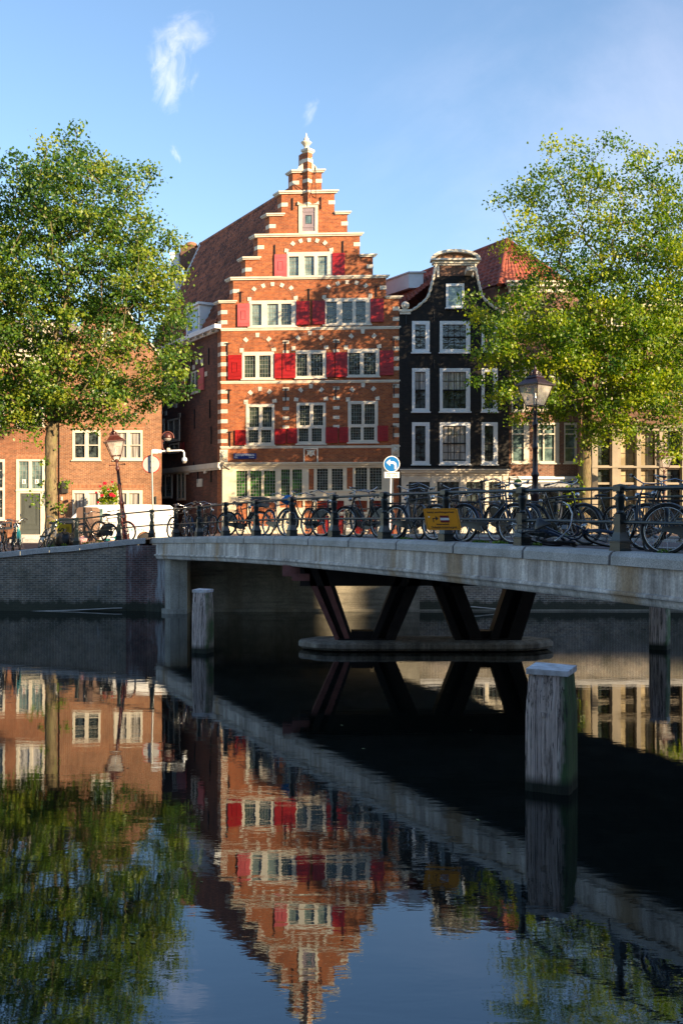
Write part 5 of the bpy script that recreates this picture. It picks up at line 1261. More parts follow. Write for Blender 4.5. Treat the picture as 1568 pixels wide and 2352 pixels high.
LR = [(1300, 440, YR, 110, 110, 2.3), (1420, 410, YR, 110, 95, 2.3), (1220, 480, YR, 60, 90, 1.5), (1195, 560, YR, 62, 55, 1.5), (1340, 600, YR, 170, 130, 3.3), (1480, 620, YR, 150, 170, 3.3), (1540, 440, YR, 60, 90, 1.8), (1600, 560, YR, 110, 230, 3),
      (1140, 700, YR-.3, 75, 60, 1.8), (1240, 760, YR, 150, 110, 3.4), (1420, 800, YR, 170, 130, 3.6), (1560, 850, YR, 120, 140, 3), (1125, 870, YR-.5, 70, 55, 1.6), (1230, 900, YR-.5, 110, 75, 2.6), (1380, 940, YR, 110, 60, 2.8), (1460, 720, YR-1.5, 110, 90, 1.6), (1300, 830, YR-1.8, 110, 80, 1.6), (1480, 860, YR-1.8, 110, 90, 1.6), (1190, 820, YR-1.5, 80, 80, 1.4), (1500, 985, YR, 90, 50, 2.2), (1440, 1010, YR-1, 80, 34, 1.3), (1500, 940, YR-1.8, 110, 50, 1.5), (1400, 985, YR-1.5, 90, 34, 1.4), (1150, 790, YR-1, 80, 70, 1.4), (1420, 300, YR, 12, 30, .4), (1255, 365, YR, 14, 32, .4), (1340, 335, YR, 14, 34, .4), (1540, 330, YR, 16, 36, .4), (1150, 470, YR, 22, 18, .5), (1560, 1010, YR-1, 70, 60, 1.5),
      (1298, 335, YR, 20, 30, .5), (1175, 400, YR, 22, 28, .5), (1395, 330, YR, 26, 24, .6), (1485, 345, YR, 22, 30, .5)]
make_tree('elm_tree', 'yellow green elm tree on the right bank half covering the brown brick house', P(1341, 1250, YR), tk, LR, 11, 860, 98, .142, M['leaf_r'], spread=.29, lowz=12.6,
          sprigs=[(1318, 1132, YR-.3, .25, 60), (1312, 1165, YR-.3, .2, 40), (1325, 1100, YR-.3, .15, 20), (1330, 1060, YR-.3, .12, 24)])
# ================================================================ bicycles
WR = .335
def ring_pts(cx, cz, r, n=28, a0=0, a1=2*math.pi, y=0):
    return [(cx + r*math.cos(a0 + (a1-a0)*i/n), y, cz + r*math.sin(a0 + (a1-a0)*i/n)) for i in range(n + (0 if abs(a1-a0-2*math.pi) < 1e-6 else 1))]
HR, HF = (-.54, WR + .02), (.56, WR + .02)
def make_bike(kind, label, crate=None, extra=None):
    t = thing('bicycle', label, 'bicycle', (0, 0, 0), 0, 'bicycles parked along the railings')
    for hx, hz in (HR, HF):
        m = MB(); m.tube(ring_pts(hx, hz, WR, 30), .020, 7, closed=True); w_ = m.build('wheel', M['tyre'], t)
        m = MB(); m.tube(ring_pts(hx, hz, WR - .030, 30), .0125, 6, closed=True); m.tube([(hx, -.05, hz), (hx, .05, hz)], .022, 8); m.build('rim', M['chrome'], w_)
        m = MB()
        for k in range(22):
            a = k/22*2*math.pi; s_ = (1 if k % 2 else -1); b_ = a + .45*(1 if (k//2) % 2 else -1)
            m.tube([(hx + .02*math.cos(b_), s_*.03, hz + .02*math.sin(b_)), (hx + (WR-.035)*math.cos(a), 0, hz + (WR-.035)*math.sin(a))], .0026, 3, cap=False)
        m.build('spokes', M['chrome'], w_)
    BBx = (-.06, 0, .30); m = MB()
    ht, hb_ = Vector((.335, 0, .90)), Vector((.385, 0, .70))
    m.tube([ht, hb_], .019, 8)
    m.tube([BBx, (-.235, 0, .86)], .016, 8)
    if kind == 'loop':
        m.tube([(.375, 0, .74), (.24, 0, .52), (.10, 0, .37), BBx], .017, 8); m.tube([(.345, 0, .86), (.22, 0, .62), (.06, 0, .46), (-.10, 0, .42)], .015, 8)
    else:
        m.tube([(.38, 0, .73), BBx], .017, 8); m.tube([(.34, 0, .855), (-.215, 0, .80)], .015, 8)
    for s_ in (-1, 1):
        m.tube([BBx, (-.18, s_*.045, .31), (HR[0], s_*.055, HR[1])], .010, 6); m.tube([(-.215, 0, .78), (-.28, s_*.04, .70), (HR[0], s_*.055, HR[1])], .009, 6)
        m.tube([hb_, (.40, s_*.045, .66), (.47, s_*.05, .47), (.53, s_*.05, .38), (HF[0], s_*.05, HF[1])], [.014, .013, .011, .009, .009], 6)
    m.build('frame', M['bikeblack'], t)
    m = MB()
    m.tube([ht, (.32, 0, .985), (.335, 0, 1.03)], .012, 6)
    m.tube([(.03, -.31, 1.06), (.16, -.31, 1.075), (.27, -.25, 1.11), (.34, -.12, 1.07), (.335, 0, 1.04), (.34, .12, 1.07), (.27, .25, 1.11), (.16, .31, 1.075), (.03, .31, 1.06)], .011, 7)
    for s_ in (-1, 1): m.tube([(.25, s_*.24, 1.08), (.20, s_*.28, 1.04), (.10, s_*.30, 1.03)], .005, 4)
    hbar = m.build('handlebar', M['chrome'], t)
    m = MB()
    m.tube([(.13, .312, 1.073), (.01, .312, 1.057)], .018, 8); hg = m.build('grip', M['saddle'], hbar)
    m = MB(); m.tube([(.13, -.312, 1.073), (.01, -.312, 1.057)], .018, 8); m.build('grip', M['saddle'], hbar)
    m = MB(); vs = []; secs = [(-.36, .07, .93, .02), (-.33, .105, .955, .035), (-.27, .10, .96, .045), (-.18, .05, .955, .035), (-.10, .025, .955, .025), (-.07, .012, .945, .015)]
    for x, hw, z, th_ in secs:
        for k in range(10): a = k/10*2*math.pi; vs.append((x, hw*math.cos(a), z + th_*math.sin(a)*(1.0 if math.sin(a) < 0 else .5)))
    fs = [(i*10+k, i*10+(k+1) % 10, (i+1)*10+(k+1) % 10, (i+1)*10+k) for i in range(5) for k in range(10)] + [tuple(range(9, -1, -1)), tuple(range(50, 60))]
    m.add(vs, fs, 0, True); m.build('saddle', M['saddle'], t)
    m = MB(); m.tube([(-.235, 0, .85), (-.255, 0, .93)], .012, 6)
    for s_ in (-1, 1): m.lathe([(.02, 0), (.022, .03), (.018, .05)], 6, c=(-.31, s_*.06, .885))
    m.build('seat_post', M['chrome'], t)
    m = MB(); yy = .052
    pr_ = [(BBx[0] + .095*math.cos(a), BBx[2] + .095*math.sin(a)) for a in np.linspace(-1.45, 1.45, 9)] + [(HR[0] + .032*math.cos(a), HR[1] + .032*math.sin(a)) for a in np.linspace(1.7, 4.6, 7)]
    m.prism(pr_[::-1], -yy - .03, -yy); m.build('chain_case', M['bikeblack'], t)
    m = MB(); m.tube([(BBx[0], -.10, BBx[2]), (BBx[0], .10, BBx[2])], .014, 6); m.tube([(BBx[0], -.10, BBx[2]), (BBx[0] + .10, -.11, BBx[2] - .13)], .010, 5); m.tube([(BBx[0], .10, BBx[2]), (BBx[0] - .10, .11, BBx[2] + .13)], .010, 5)
    m.box(BBx[0] + .05, BBx[0] + .15, -.19, -.12, BBx[2] - .145, BBx[2] - .12); m.box(BBx[0] - .15, BBx[0] - .05, .12, .19, BBx[2] + .12, BBx[2] + .145); m.build('crank', M['rimdull'], t)
    m = MB()
    for (hx, hz), a0, a1 in ((HR, R(5), R(205)), (HF, R(15), R(200))):
        pts = ring_pts(hx, hz, WR + .035, 16, a0, a1); vs = []
        for p in pts:
            d = Vector((p[0]-hx, 0, p[2]-hz)).normalized(); vs += [Vector(p) + Vector((0, -.026, 0)) - d*.012, Vector(p) - Vector((0, 0, 0)) + d*.004, Vector(p) + Vector((0, .026, 0)) - d*.012]
        m.add(vs, [f for i in range(16) for f in ((i*3, i*3+1, i*3+4, i*3+3), (i*3+1, i*3+2, i*3+5, i*3+4))], 0, True)
        m.build('mudguard', M['bikeblack'], t); m = MB()
    if kind == 'loop':
        for s_ in (-1, 1): m.add([(HR[0] + .3*math.cos(a), s_*.03, HR[1] + .3*math.sin(a)) for a in np.linspace(.5, 2.2, 6)] + [(HR[0] + .1, s_*.03, HR[1] + .06)], [tuple(range(7))])
        build_split(m, 'coat_guard', M['bikeblack'], t)
    m = MB()
    for s_ in (-1, 0, 1): m.tube([(-.28, s_*.055, .745), (-.80, s_*.06, .755)], .006, 5)
    for x in (-.32, -.48, -.64, -.79): m.tube([(x, -.06, .75), (x, .06, .75)], .006, 5)
    for s_ in (-1, 1): m.tube([(-.62, s_*.06, .75), (HR[0], s_*.06, HR[1])], .006, 5); m.tube([(-.78, s_*.06, .75), (HR[0], s_*.06, HR[1])], .005, 5)
    m.build('rear_rack', M['bikeblack'], t)
    m = MB(); m.lathe([(.015, 0), (.04, .02), (.045, .06), (.035, .068)], 10, c=(0, 0, 0)); m.v = [(.40 + c_, a, .86 + b) for a, b, c_ in m.v]; m.build('headlamp', M['chrome'], t)
    m = MB(); m.tube([(-.30, .06, .30), (-.24, .16, .03)], .008, 5); m.build('kickstand', M['rimdull'], t)
    if crate:
        m = MB(); x0, x1, y0, y1, z0, z1 = crate; e = .012
        for q_ in ((x0, x1, y0, y0+e), (x0, x1, y1-e, y1), (x0, x0+e, y0+e, y1-e), (x1-e, x1, y0+e, y1-e)):
            m.box(*q_, z0, z0 + (z1-z0)*.35); m.box(*q_, z1 - .05, z1)
        nb = 6
        for i in range(nb + 1):
            x = x0 + (x1-x0-.02)*i/nb
            for y in (y0, y1 - e): m.box(x, x + .02, y + .001, y + e - .001, z0 + (z1-z0)*.35, z1 - .05)
            y = y0 + (y1-y0-.02)*i/nb
            for x in (x0, x1 - e): m.box(x + .001, x + e - .001, y, y + .02, z0 + (z1-z0)*.35, z1 - .05)
        m.box(x0 + e, x1 - e, y0 + e, y1 - e, z0, z0 + .01); m.build('crate', M['plastic'], t)
    return t
def recolour(root, frame=None, saddle=None, tyre=None, rim=None):
    for ch in root.children:
        nm = ch.name.split('.')[0]; mm = None
        if nm in ('frame', 'mudguard') and frame: mm = frame
        if nm == 'saddle' and saddle: mm = saddle
        if nm == 'wheel':
            if tyre: mm = tyre
            if rim:
                for c2 in ch.children: c2.material_slots[0].link = 'OBJECT'; c2.material_slots[0].material = M[rim]
        if mm: ch.material_slots[0].link = 'OBJECT'; ch.material_slots[0].material = M[mm]
protos = {}
def tline(px, o):
    """post number t where the line o metres outside the rail is seen at px"""
    lo, hi = -3.0, 11.5; f = lambda t: CX + F*L(t, o)[0]/L(t, o)[1]
    for _ in range(50):
        mid = (lo+hi)/2
        if f(mid) < px: lo = mid
        else: hi = mid
    return lo
SCB = 1.14
def bike(kind, label, pxr, pxf, inset=.45, lean=6, quayY=None, crate=None, dsign=1, zoff=0, **colr):
    key = (kind, crate)
    if key not in protos: protos[key] = r = make_bike(kind, label, crate)
    else: r = copy_tree(protos[key]); r['label'] = label
    c = (pxr + pxf)/2
    if quayY is None:
        t = tline(c, -inset); X, Y = L(t, -inset); z = zd(t) - .035
    else: Y = quayY; X = PX(c, Y); z = min(zk(X) - .02, zg(X, Y) + .01)
    lat = abs(pxf - pxr)/F*Y; wb = 1.10*SCB; cs = min(1, lat/wb); psi = math.acos(cs)*dsign
    sgn = 1 if pxf > pxr else -1
    dx, dy = sgn*cs, -sgn*math.sin(psi)
    yaw = math.atan2(dy, dx); rot = Matrix.Rotation(yaw, 3, 'Z') @ Matrix.Rotation(R(lean), 3, 'X')
    e = rot.to_euler('XYZ'); off = Vector((.01*SCB, 0, 0))
    r.location = (X, Y, z + zoff); r.rotation_euler = e; r.scale = (SCB,)*3
    if abs(lean) > 40: r.location.z += .03
    recolour(r, **colr); return r
CR = (.36, .72, -.20, .20, .84, 1.10); CR2 = (-.86, -.42, -.22, .22, .77, 1.03)
bike('loop', 'black step-through bicycle with a dark plastic crate over its front wheel', 517, 596, .5, -5, crate=CR)
bike('diamond', 'black bicycle leaning away, leftmost of the close cluster beside the white van tail', 398, 418, .45, 8, dsign=-1)
bike('diamond', 'dark blue bicycle squeezed second from left in the cluster by the bridge start', 450, 424, .6, -8, dsign=1, frame='bikeblue')
bike('loop', 'black bicycle with chrome bar, third from left in the cluster by the bridge start', 475, 446, .5, 7, dsign=1)
bike('loop', 'bicycle with tall saddle just left of the crate bicycle, at the right of the cluster', 448, 490, .75, -6, dsign=1, saddle='saddle_br')
bike('diamond', 'low dark bicycle directly right of the bicycle with the front crate', 612, 664, .55, -4, frame='bikeblue')
bike('loop', 'black bicycle facing left with wide chrome handlebar, under the left side of the house front', 738, 657, .42, 6)
bike('diamond', 'black roadster facing right behind the blue saddle cover', 703, 757, .8, -5)
bike('loop', 'black step-through bicycle facing left with curved frame, before the dark red panels', 874, 790, .40, 6)
bike('diamond', 'black high-frame bicycle facing right just under the blue arrow sign', 905, 990, .5, -7)
bike('loop', 'grey old bicycle behind the high-frame one under the arrow sign', 958, 925, .95, 4, frame='bikegrey', rim='rimdull')
bike('diamond', 'dark blue tall bicycle facing right directly right of the orange road sign', 1064, 1166, .42, -7, saddle='saddle', frame='bikeblue')
bike('loop', 'black bicycle whose wheel shows right behind the third railing post from the right', 1150, 1206, 1.1, 5)
bike('loop', 'red-brown bicycle standing on the road side between the orange sign and the tall blue bicycle', 1040, 1082, 5.9, 5, frame='bikered')
bike('diamond', 'small pale-framed bicycle by the far railing left of the orange sign', 992, 1030, 6.2, 5, frame='bikegrey')
bike('loop', 'black bicycle against the far railing just left of the red-brown street lamp', 1188, 1140, 6.3, -5)
bike('diamond', 'dark bicycle against the far railing, second left of the street lamp', 1100, 1150, 6.4, 5, rim='rimdull')
bike('loop', 'black bicycle with bright rear wheel against the far railing just right of the street lamp', 1308, 1247, 6.3, -5)
bike('loop', 'black bicycle at the far railing in front of the elm trunk', 1372, 1438, 6.2, 6)
bike('diamond', 'dark bicycle at the far railing before the cream pillars at right', 1502, 1432, 5.9, -6)
bike('loop', 'fallen dark blue bicycle lying on the bridge behind the rail near the right edge', 1285, 1400, .85, 68, frame='bikeblue', rim='rimdull')
bike('loop', 'black bicycle turned end-on beside the last full railing post at right', 1462, 1446, .55, 16, dsign=1)
bike('diamond', 'silver-grey bicycle cut off by the right picture edge', 1543, 1690, .45, -8, frame='bikegrey')
bike('loop', 'bicycle behind the silver-racked one at the right picture edge', 1600, 1500, 1.2, 6)
bike('diamond', 'maroon-framed roadster leaning on the left quay railing in front of the leaning street lamp', 227, 296, quayY=38.75, lean=5, frame='bikered', tyre='tyre')
bike('loop', 'black bicycle facing left by the brown utility cabinet on the left quay', 256, 187, quayY=38.95, lean=-4, saddle='saddle_br')
bike('diamond', 'old grey bicycle slumped over at the foot of the left elm', 80, 117, quayY=38.9, lean=-24, frame='bikegrey', saddle='saddle', rim='rimdull', tyre='tyre_old')
bike('loop', 'teal bicycle with silver bar on the left quay beside the grey door', 36, 57, quayY=38.8, lean=4, frame='biketeal')
bike('diamond', 'dark bicycle half behind the teal one on the left quay', 20, 40, quayY=39.0, lean=-5, tyre='tyre_old')
bike('loop', 'dark bicycle with a black crate on its rear rack at the left picture edge', 2, 16, quayY=38.7, lean=3, crate=CR2, tyre='tyre_old', frame='bikeblack')

bike('loop', 'black bicycle leaning inward between the sixth and seventh railing posts from the left', 826, 872, .95, 10, dsign=1, rim='rimdull')
bike('diamond', 'second row dark bicycle behind the step-through one with the front crate', 548, 590, 1.1, 8, tyre='tyre_old')
bike('loop', 'grey-framed bicycle in the second row behind the orange sign', 1050, 1012, 1.0, 9, frame='bikegrey')
bike('diamond', 'dark bicycle in the second row behind the fallen one', 1240, 1330, 1.6, 6, rim='rimdull')
# ================================================================ street lamps
def lglass():
    m, nt, b = newmat('lantern_glass'); nt.nodes.clear(); o = N(nt, 'ShaderNodeOutputMaterial')
    tr = N(nt, 'ShaderNodeBsdfTransparent'); tr.inputs[0].default_value = (.86, .84, .80, 1); gl = N(nt, 'ShaderNodeBsdfPrincipled'); gl.inputs['Base Color'].default_value = (.62, .58, .55, 1); gl.inputs['Roughness'].default_value = .12
    n = noise(nt, mapping(nt), 3, 4); mx = N(nt, 'ShaderNodeMixShader'); nt.links.new(ramp(nt, n, [(.35, (.22,)*3), (.65, (.55,)*3)]), mx.inputs[0])
    nt.links.new(tr.outputs[0], mx.inputs[1]); nt.links.new(gl.outputs[0], mx.inputs[2]); nt.links.new(mx.outputs[0], o.inputs[0]); return m
M['lglass'] = lglass()
def lamp(label, loc, rz, tilt, scale, paint, proto=None):
    t = thing('street_lamp', label, 'street lamp', loc, 0, 'old lantern street lamps'); t.scale = (scale,)*3
    t.rotation_euler = (Matrix.Rotation(tilt, 3, 'Y') @ Matrix.Rotation(rz, 3, 'Z')).to_euler()
    m = MB(); m.lathe([(.17, 0), (.17, .06), (.15, .09), (.15, .38), (.165, .42), (.13, .48), (.115, .62), (.12, 1.05), (.14, 1.10), (.14, 1.17), (.10, 1.24), (.085, 1.36), (.082, 1.60), (.11, 1.64), (.11, 1.69), (.075, 1.75), (.068, 2.35), (.085, 2.38), (.085, 2.43), (.063, 2.48), (.056, 2.95), (.075, 2.99), (.09, 3.04), (.07, 3.09), (.052, 3.14), (.048, 3.33), (.07, 3.37), (.05, 3.42)], 14); 
    m.build('post', paint, t)
    m = MB(); m.tube([(-.28, 0, 3.19), (.28, 0, 3.19)], .016, 6)
    for s_ in (-1, 1): m.lathe([(.0, -.035), (.03, -.02), (.035, 0), (.03, .02), (0, .035)], 8, c=(s_*.29, 0, 3.19))
    m.build('ladder_bar', paint, t)
    m = MB()
    for a in range(4):
        c, s_ = math.cos(a*math.pi/2 + math.pi/4), math.sin(a*math.pi/2 + math.pi/4)
        m.tube([(.04*c, .04*s_, 3.30), (.14*c, .14*s_, 3.38), (.20*c, .20*s_, 3.46), (.255*c, .255*s_, 3.55)], .013, 6)
    m.build('lantern_bracket', paint, t)
    zb_, zt, hb2, ht2 = 3.55, 4.08, .18, .335
    m = MB()
    for a in range(4):
        a0, a1 = a*math.pi/2 + math.pi/4, (a+1)*math.pi/2 + math.pi/4; q2 = math.sqrt(2)
        m.tube([(hb2*q2*math.cos(a0), hb2*q2*math.sin(a0), zb_), (ht2*q2*math.cos(a0), ht2*q2*math.sin(a0), zt)], .013, 5)
        m.tube([(hb2*q2*math.cos(a0), hb2*q2*math.sin(a0), zb_), (hb2*q2*math.cos(a1), hb2*q2*math.sin(a1), zb_)], .015, 5)
    q2 = math.sqrt(2); m.lathe([(ht2*q2*1.02, zt), (ht2*q2*1.17, zt + .015), (ht2*q2*1.17, zt + .05), (ht2*q2*1.04, zt + .06), (.19*q2, zt + .20), (.20*q2, zt + .22), (.17*q2, zt + .24), (.16*q2, zt+.28)], 4, rot=math.pi/4, smooth=False)
    hd = m.build('lantern_frame', paint, t)
    m = MB(); m.lathe([(.15, zt + .28), (.11, zt + .31), (.10, zt + .36), (.12, zt + .40), (.07, zt + .44), (.03, zt + .47), (.045, zt + .50), (.02, zt + .54), (.005, zt + .60)], 10)
    for k in range(8):
        a = k/8*2*math.pi; m.tube([(.12*math.cos(a), .12*math.sin(a), zt + .27), (.17*math.cos(a), .17*math.sin(a), zt + .33), (.14*math.cos(a), .14*math.sin(a), zt + .38)], .016, 5)
    for k in range(4):
        a = k*math.pi/2 + math.pi/4; m.tube([(ht2*q2*1.12*math.cos(a), ht2*q2*1.12*math.sin(a), zt + .04), (ht2*q2*1.2*math.cos(a), ht2*q2*1.2*math.sin(a), zt + .13)], [.02, .008], 5)
    m.build('crown', paint, hd)
    m = MB(); A = []
    for z, h in ((zb_ + .02, hb2 - .008), (zt - .01, ht2 - .012)):
        for a in range(4): an = a*math.pi/2 + math.pi/4; A.append((h*q2*math.cos(an), h*q2*math.sin(an), z))
    m.add(A, [(k, (k+1) % 4, 4 + (k+1) % 4, 4 + k) for k in range(4)]); m.build('glass', M['lglass'], hd)
    m = MB(); m.tube([(0, 0, 3.56), (0, 0, 3.75)], .03, 8); m.tube([(0, 0, 3.75), (0, 0, 3.9)], [.045, .03], 8); m.build('lamp_fitting', M['chrome'], hd)
    return t
p0 = P(291, 1240, 40.0); lamp('leaning old maroon street lamp with square lantern on the left quay', (p0.x, 40.0, 2.42), R(18), R(-6.6), 1.02, M['lamppaint'])
lamp('upright dark maroon street lamp with square lantern in front of the right elm', (PX(1228, 28.7), 28.7, 3.03), R(42), 0, 1.055, M['lampdark'])
lamp('small distant street lamp at the right picture edge before the cream pillars', (PX(1524, 44.5), 44.5, 2.78), R(10), 0, .84, M['lamppaint'])

# ================================================================ traffic signs
redp = plain('sign_red', (.50, .05, .03), .4, var=.1, bmp=0); bluep = plain('sign_blue', (.012, .16, .45), .35, var=.06, bmp=0)
Ys = 38.75
st_ = thing('no_entry_sign', 'round traffic sign seen from its grey back with red rim on a thin pole', 'traffic sign', (PX(353, Ys), Ys, 2.74))
T = lambda p: (p[0] - PX(353, Ys), p[1] - Ys, p[2] - 2.74)
m = MB(T); m.tube([P(353.5, 1235, Ys), P(350, 1110, Ys), P(348.5, 1034, Ys)], .036, 8); m.build('pole', M['galv'], st_)
m = MB(T); c = P(346.5, 1066, Ys); 
def disc(m, c, r, y0, y1, n=36, mi=0, sx=1.0): m.prism([(c.x + r*sx*math.cos(2*math.pi*i/n), c.z + r*math.sin(2*math.pi*i/n)) for i in range(n)], y0, y1, mi)
disc(m, c, 20*Ys/F, Ys + .10, Ys + .125); pl = m.build('disc', plain('sign_back_grey', (.52, .50, .47), .45, var=.08), st_)
m = MB(T); m.tube([(c.x + 20.2*Ys/F*math.cos(a), Ys + .11, c.z + 20.2*Ys/F*math.sin(a)) for a in np.linspace(0, 2*math.pi, 37)[:-1]], .022, 6, closed=True); m.build('rim', redp, pl)
m = MB(T); 
for z in (-.12, .12): m.box(c.x + .0, c.x + .10, Ys + .035, Ys + .099, c.z + z - .015, c.z + z + .015)
m.build('clamp', M['galv'], st_)
Yc = 38.85
cm = thing('security_camera', 'white dome security camera on a bent arm above the round sign', 'camera', (PX(360, Yc), Yc, PZ(1037, Yc)))
T = lambda p: (p[0] - PX(360, Yc), p[1] - Yc, p[2] - PZ(1037, Yc))
m = MB(T); a, b = P(350, 1042, Yc), P(364, 1032, Yc); m.box(a.x, b.x, Yc - .08, Yc + .06, a.z, b.z, ch=.01); a, b = P(364.5, 1041, Yc), P(371, 1033, Yc); m.box(a.x, b.x, Yc - .09, Yc + .06, a.z, b.z, ch=.01); m.build('junction_box', M['paint_cool'], cm)
m = MB(T); m.tube([P(371, 1036.5, Yc), P(416, 1034.5, Yc), P(421, 1036, Yc), P(423, 1040, Yc), P(423.5, 1052, Yc)], .035, 8); m.build('arm', M['paint_cool'], cm)
m = MB(T); a, b = P(384, 1038, Yc), P(391, 1029, Yc); m.box(a.x, b.x, Yc - .1, Yc + .05, a.z, b.z, ch=.02); m.build('sensor_box', M['cream'], cm)
q_ = P(424, 1058, Yc); m = MB(T); m.lathe([(.03, .14), (.07, .12), (.10, .07), (.105, 0), (.095, -.02)], 14, c=tuple(q_)); hd = m.build('housing', M['paint_cool'], cm)
m = MB(T); m.lathe([(.088, -.021), (.085, -.05), (.06, -.09), (.02, -.11)], 14, c=tuple(q_)); m.build('dome', M['lglass'], hd)
lp = thing('hanging_lamp', 'dark maroon ball lamp held in a hoop against the shaded side wall', 'lamp', (PX(385, 45), 45, PZ(1006, 45)))
c = P(385.5, 1005, 45); k_ = 45/F; T = lambda p: (p[0] - PX(385, 45), p[1] - 45, p[2] - PZ(1006, 45))
m = MB(T); m.tube([(c.x + 13.5*k_*math.cos(a), 45, c.z - 0*k_ + 13.5*k_*math.sin(a)) for a in np.linspace(-.1, 3.9, 20)], .028, 6); m.tube([P(372, 1013, 45), P(374, 1030, 45), P(380, 1036, 45)], .03, 6); m.build('hoop', M['rust'], lp)
m = MB(T); m.lathe([(.03, .22), (.12, .20), (.18, .12), (.20, 0), (.19, -.03)], 16, c=tuple(c)); sh = m.build('shade', M['lamppaint'], lp)
m = MB(T); m.lathe([(.175, -.031), (.15, -.10), (.08, -.15)], 16, c=tuple(c)); m.build('globe', M['lglass'], sh)

Yb = 38.6; zb0 = 2.79; xb = PX(895, Yb)
bs = thing('turn_left_sign', 'round blue sign with white left-turn arrow on a white pole', 'traffic sign', (xb, Yb, zb0))
T = lambda p: (p[0] - xb, p[1] - Yb, p[2] - zb0)
m = MB(T); m.tube([P(894.5, 1236, Yb), P(898, 1047, Yb)], .034, 8); m.build('pole', M['paint_cool'], bs)
c = P(899, 1066, Yb); kb = Yb/F
m = MB(T); disc(m, c, 18.7*kb, Yb - .075, Yb - .05); rm = m.build('disc', whitep, bs)
m = MB(T); disc(m, c, 17.0*kb, Yb - .082, Yb - .076); m.build('blue_face', bluep, rm)
def pp_(x, y): return (c.x + (344.5 + .3846*x - 899)*kb, c.z - (746.4 + .3846*y - 1066)*kb)
m = MB(T); 
m.add([(x, Yb - .088, z) for x, z in [pp_(1409, 822), pp_(1432, 803), pp_(1432, 843)]], [(0, 2, 1)]); 
tp = [(1431, 815), (1450, 815), (1461, 819), (1469, 828), (1471, 840), (1471, 862)]; bt = [(1431, 829), (1447, 829), (1453, 832), (1457, 836), (1458, 842), (1458, 862)]
for i in range(5): m.add([(x, Yb - .088, z) for x, z in (pp_(*bt[i]), pp_(*bt[i+1]), pp_(*tp[i+1]), pp_(*tp[i]))], [(0, 1, 2, 3)])
m.build('white_arrow', whitep, rm)
m = MB(T); a, b = P(882, 1098, Yb), P(916.5, 1084, Yb); m.box(a.x, b.x, Yb - .07, Yb - .05, a.z, b.z, ch=.004); upl = m.build('exception_plate', whitep, bs)
cx_ = (a.x + b.x)/2 - xb; redt = plain('sign_text_red_brown', (.22, .06, .04), .6, bmp=0)
textmesh('lettering', 'uitgezonderd', .105, redt, upl, (cx_, -.0715, P(899, 1087.5, Yb).z - zb0), (R(90), 0, 0), sx=.8)
m = MB(T)
for ox in (-.13, .13):
    x0, z0 = (a.x+b.x)/2 + ox, P(899, 1094, Yb).z
    for dx in (-.05, .05): m.tube([(x0 + dx + .028*math.cos(t), Yb - .074, z0 + .028*math.sin(t)) for t in np.linspace(0, 6.283, 13)[:-1]], .005, 4, closed=True)
    m.tube([(x0 - .05, Yb - .074, z0), (x0 - .02, Yb - .074, z0 + .05), (x0 + .03, Yb - .074, z0 + .05), (x0 + .05, Yb - .074, z0)], .005, 4)
m.build('bicycle_symbols', redt, upl)

# orange diversion sign wired to the railing
TL, TR, BL = P(971, 1168.2, 19.75), P(1049, 1167.6, 19.50), P(981, 1217.3, 19.72)
u_ = TR - TL; v_ = BL - TL; wn_ = u_.cross(v_).normalized(); 
if wn_.y > 0: wn_ = -wn_
SWd, SHt = u_.length, v_.length; cen = TL + u_*.5 + v_*.5
os_ = thing('diversion_sign', 'orange rectangular road sign with black text hung on the bridge railing', 'traffic sign', cen)
def TS_(p):   # p in metres: x right, z up, y depth (negative = towards viewer) from the centre
    return u_*(p[0]/SWd) + v_*(-p[2]/SHt) + wn_*(-p[1])
def rrect(hw, hh, r, n=5): return [(sx*(hw - r) + r*math.cos(a0 + i*math.pi/2/n), sz*(hh - r) + r*math.sin(a0 + i*math.pi/2/n)) for sx, sz, a0 in ((1, 1, 0), (-1, 1, math.pi/2), (-1, -1, math.pi), (1, -1, 1.5*math.pi)) for i in range(n + 1)]
org = plain('sign_orange', (.95, .36, .008), .45, var=.06, scale=5, bmp=0)
hw, hh = SWd/2, SHt/2
m = MB(TS_); m.prism(rrect(hw, hh, .03)[::-1], -.012, .012); pl = m.build('panel', org, os_)
m = MB(TS_)
o1, o2 = rrect(hw - .022, hh - .022, .025), rrect(hw - .027, hh - .027, .022); n = len(o1)
m.add([(x, -.0145, z) for x, z in o1] + [(x, -.0145, z) for x, z in o2], [(i, (i+1) % n, n + (i+1) % n, n + i) for i in range(n)])
def q4(x0, x1, z0, z1, y=-.0145): m.add([(x0, y, z0), (x1, y, z0), (x1, y, z1), (x0, y, z1)], [(0, 1, 2, 3)])
q4(-hw*.54, -hw*.50, -hh*.28, hh*.12); q4(-hw*.50, -hw*.34, hh*.04, hh*.12); m.add([(-hw*.36, -.0145, hh*.32), (-hw*.36, -.0145, -hh*.12), (-hw*.20, -.0145, hh*.08)], [(0, 1, 2)])
m.build('border_and_arrow', blackp, pl)
m = MB(TS_); q4(-hw*.10, hw*.42, -hh*.30, hh*.34); m.build('no_entry_symbol', plain('sign_dark_red', (.20, .008, .012), .5, bmp=0), pl)
m = MB(TS_); q4(-hw*.10, hw*.42, -hh*.09, hh*.13, -.0160); m.build('white_bar', whitep, pl)
m = MB(TS_); q4(-hw*.78, -hw*.70, hh*.16, hh*.28); m.build('small_sticker', whitep, pl)
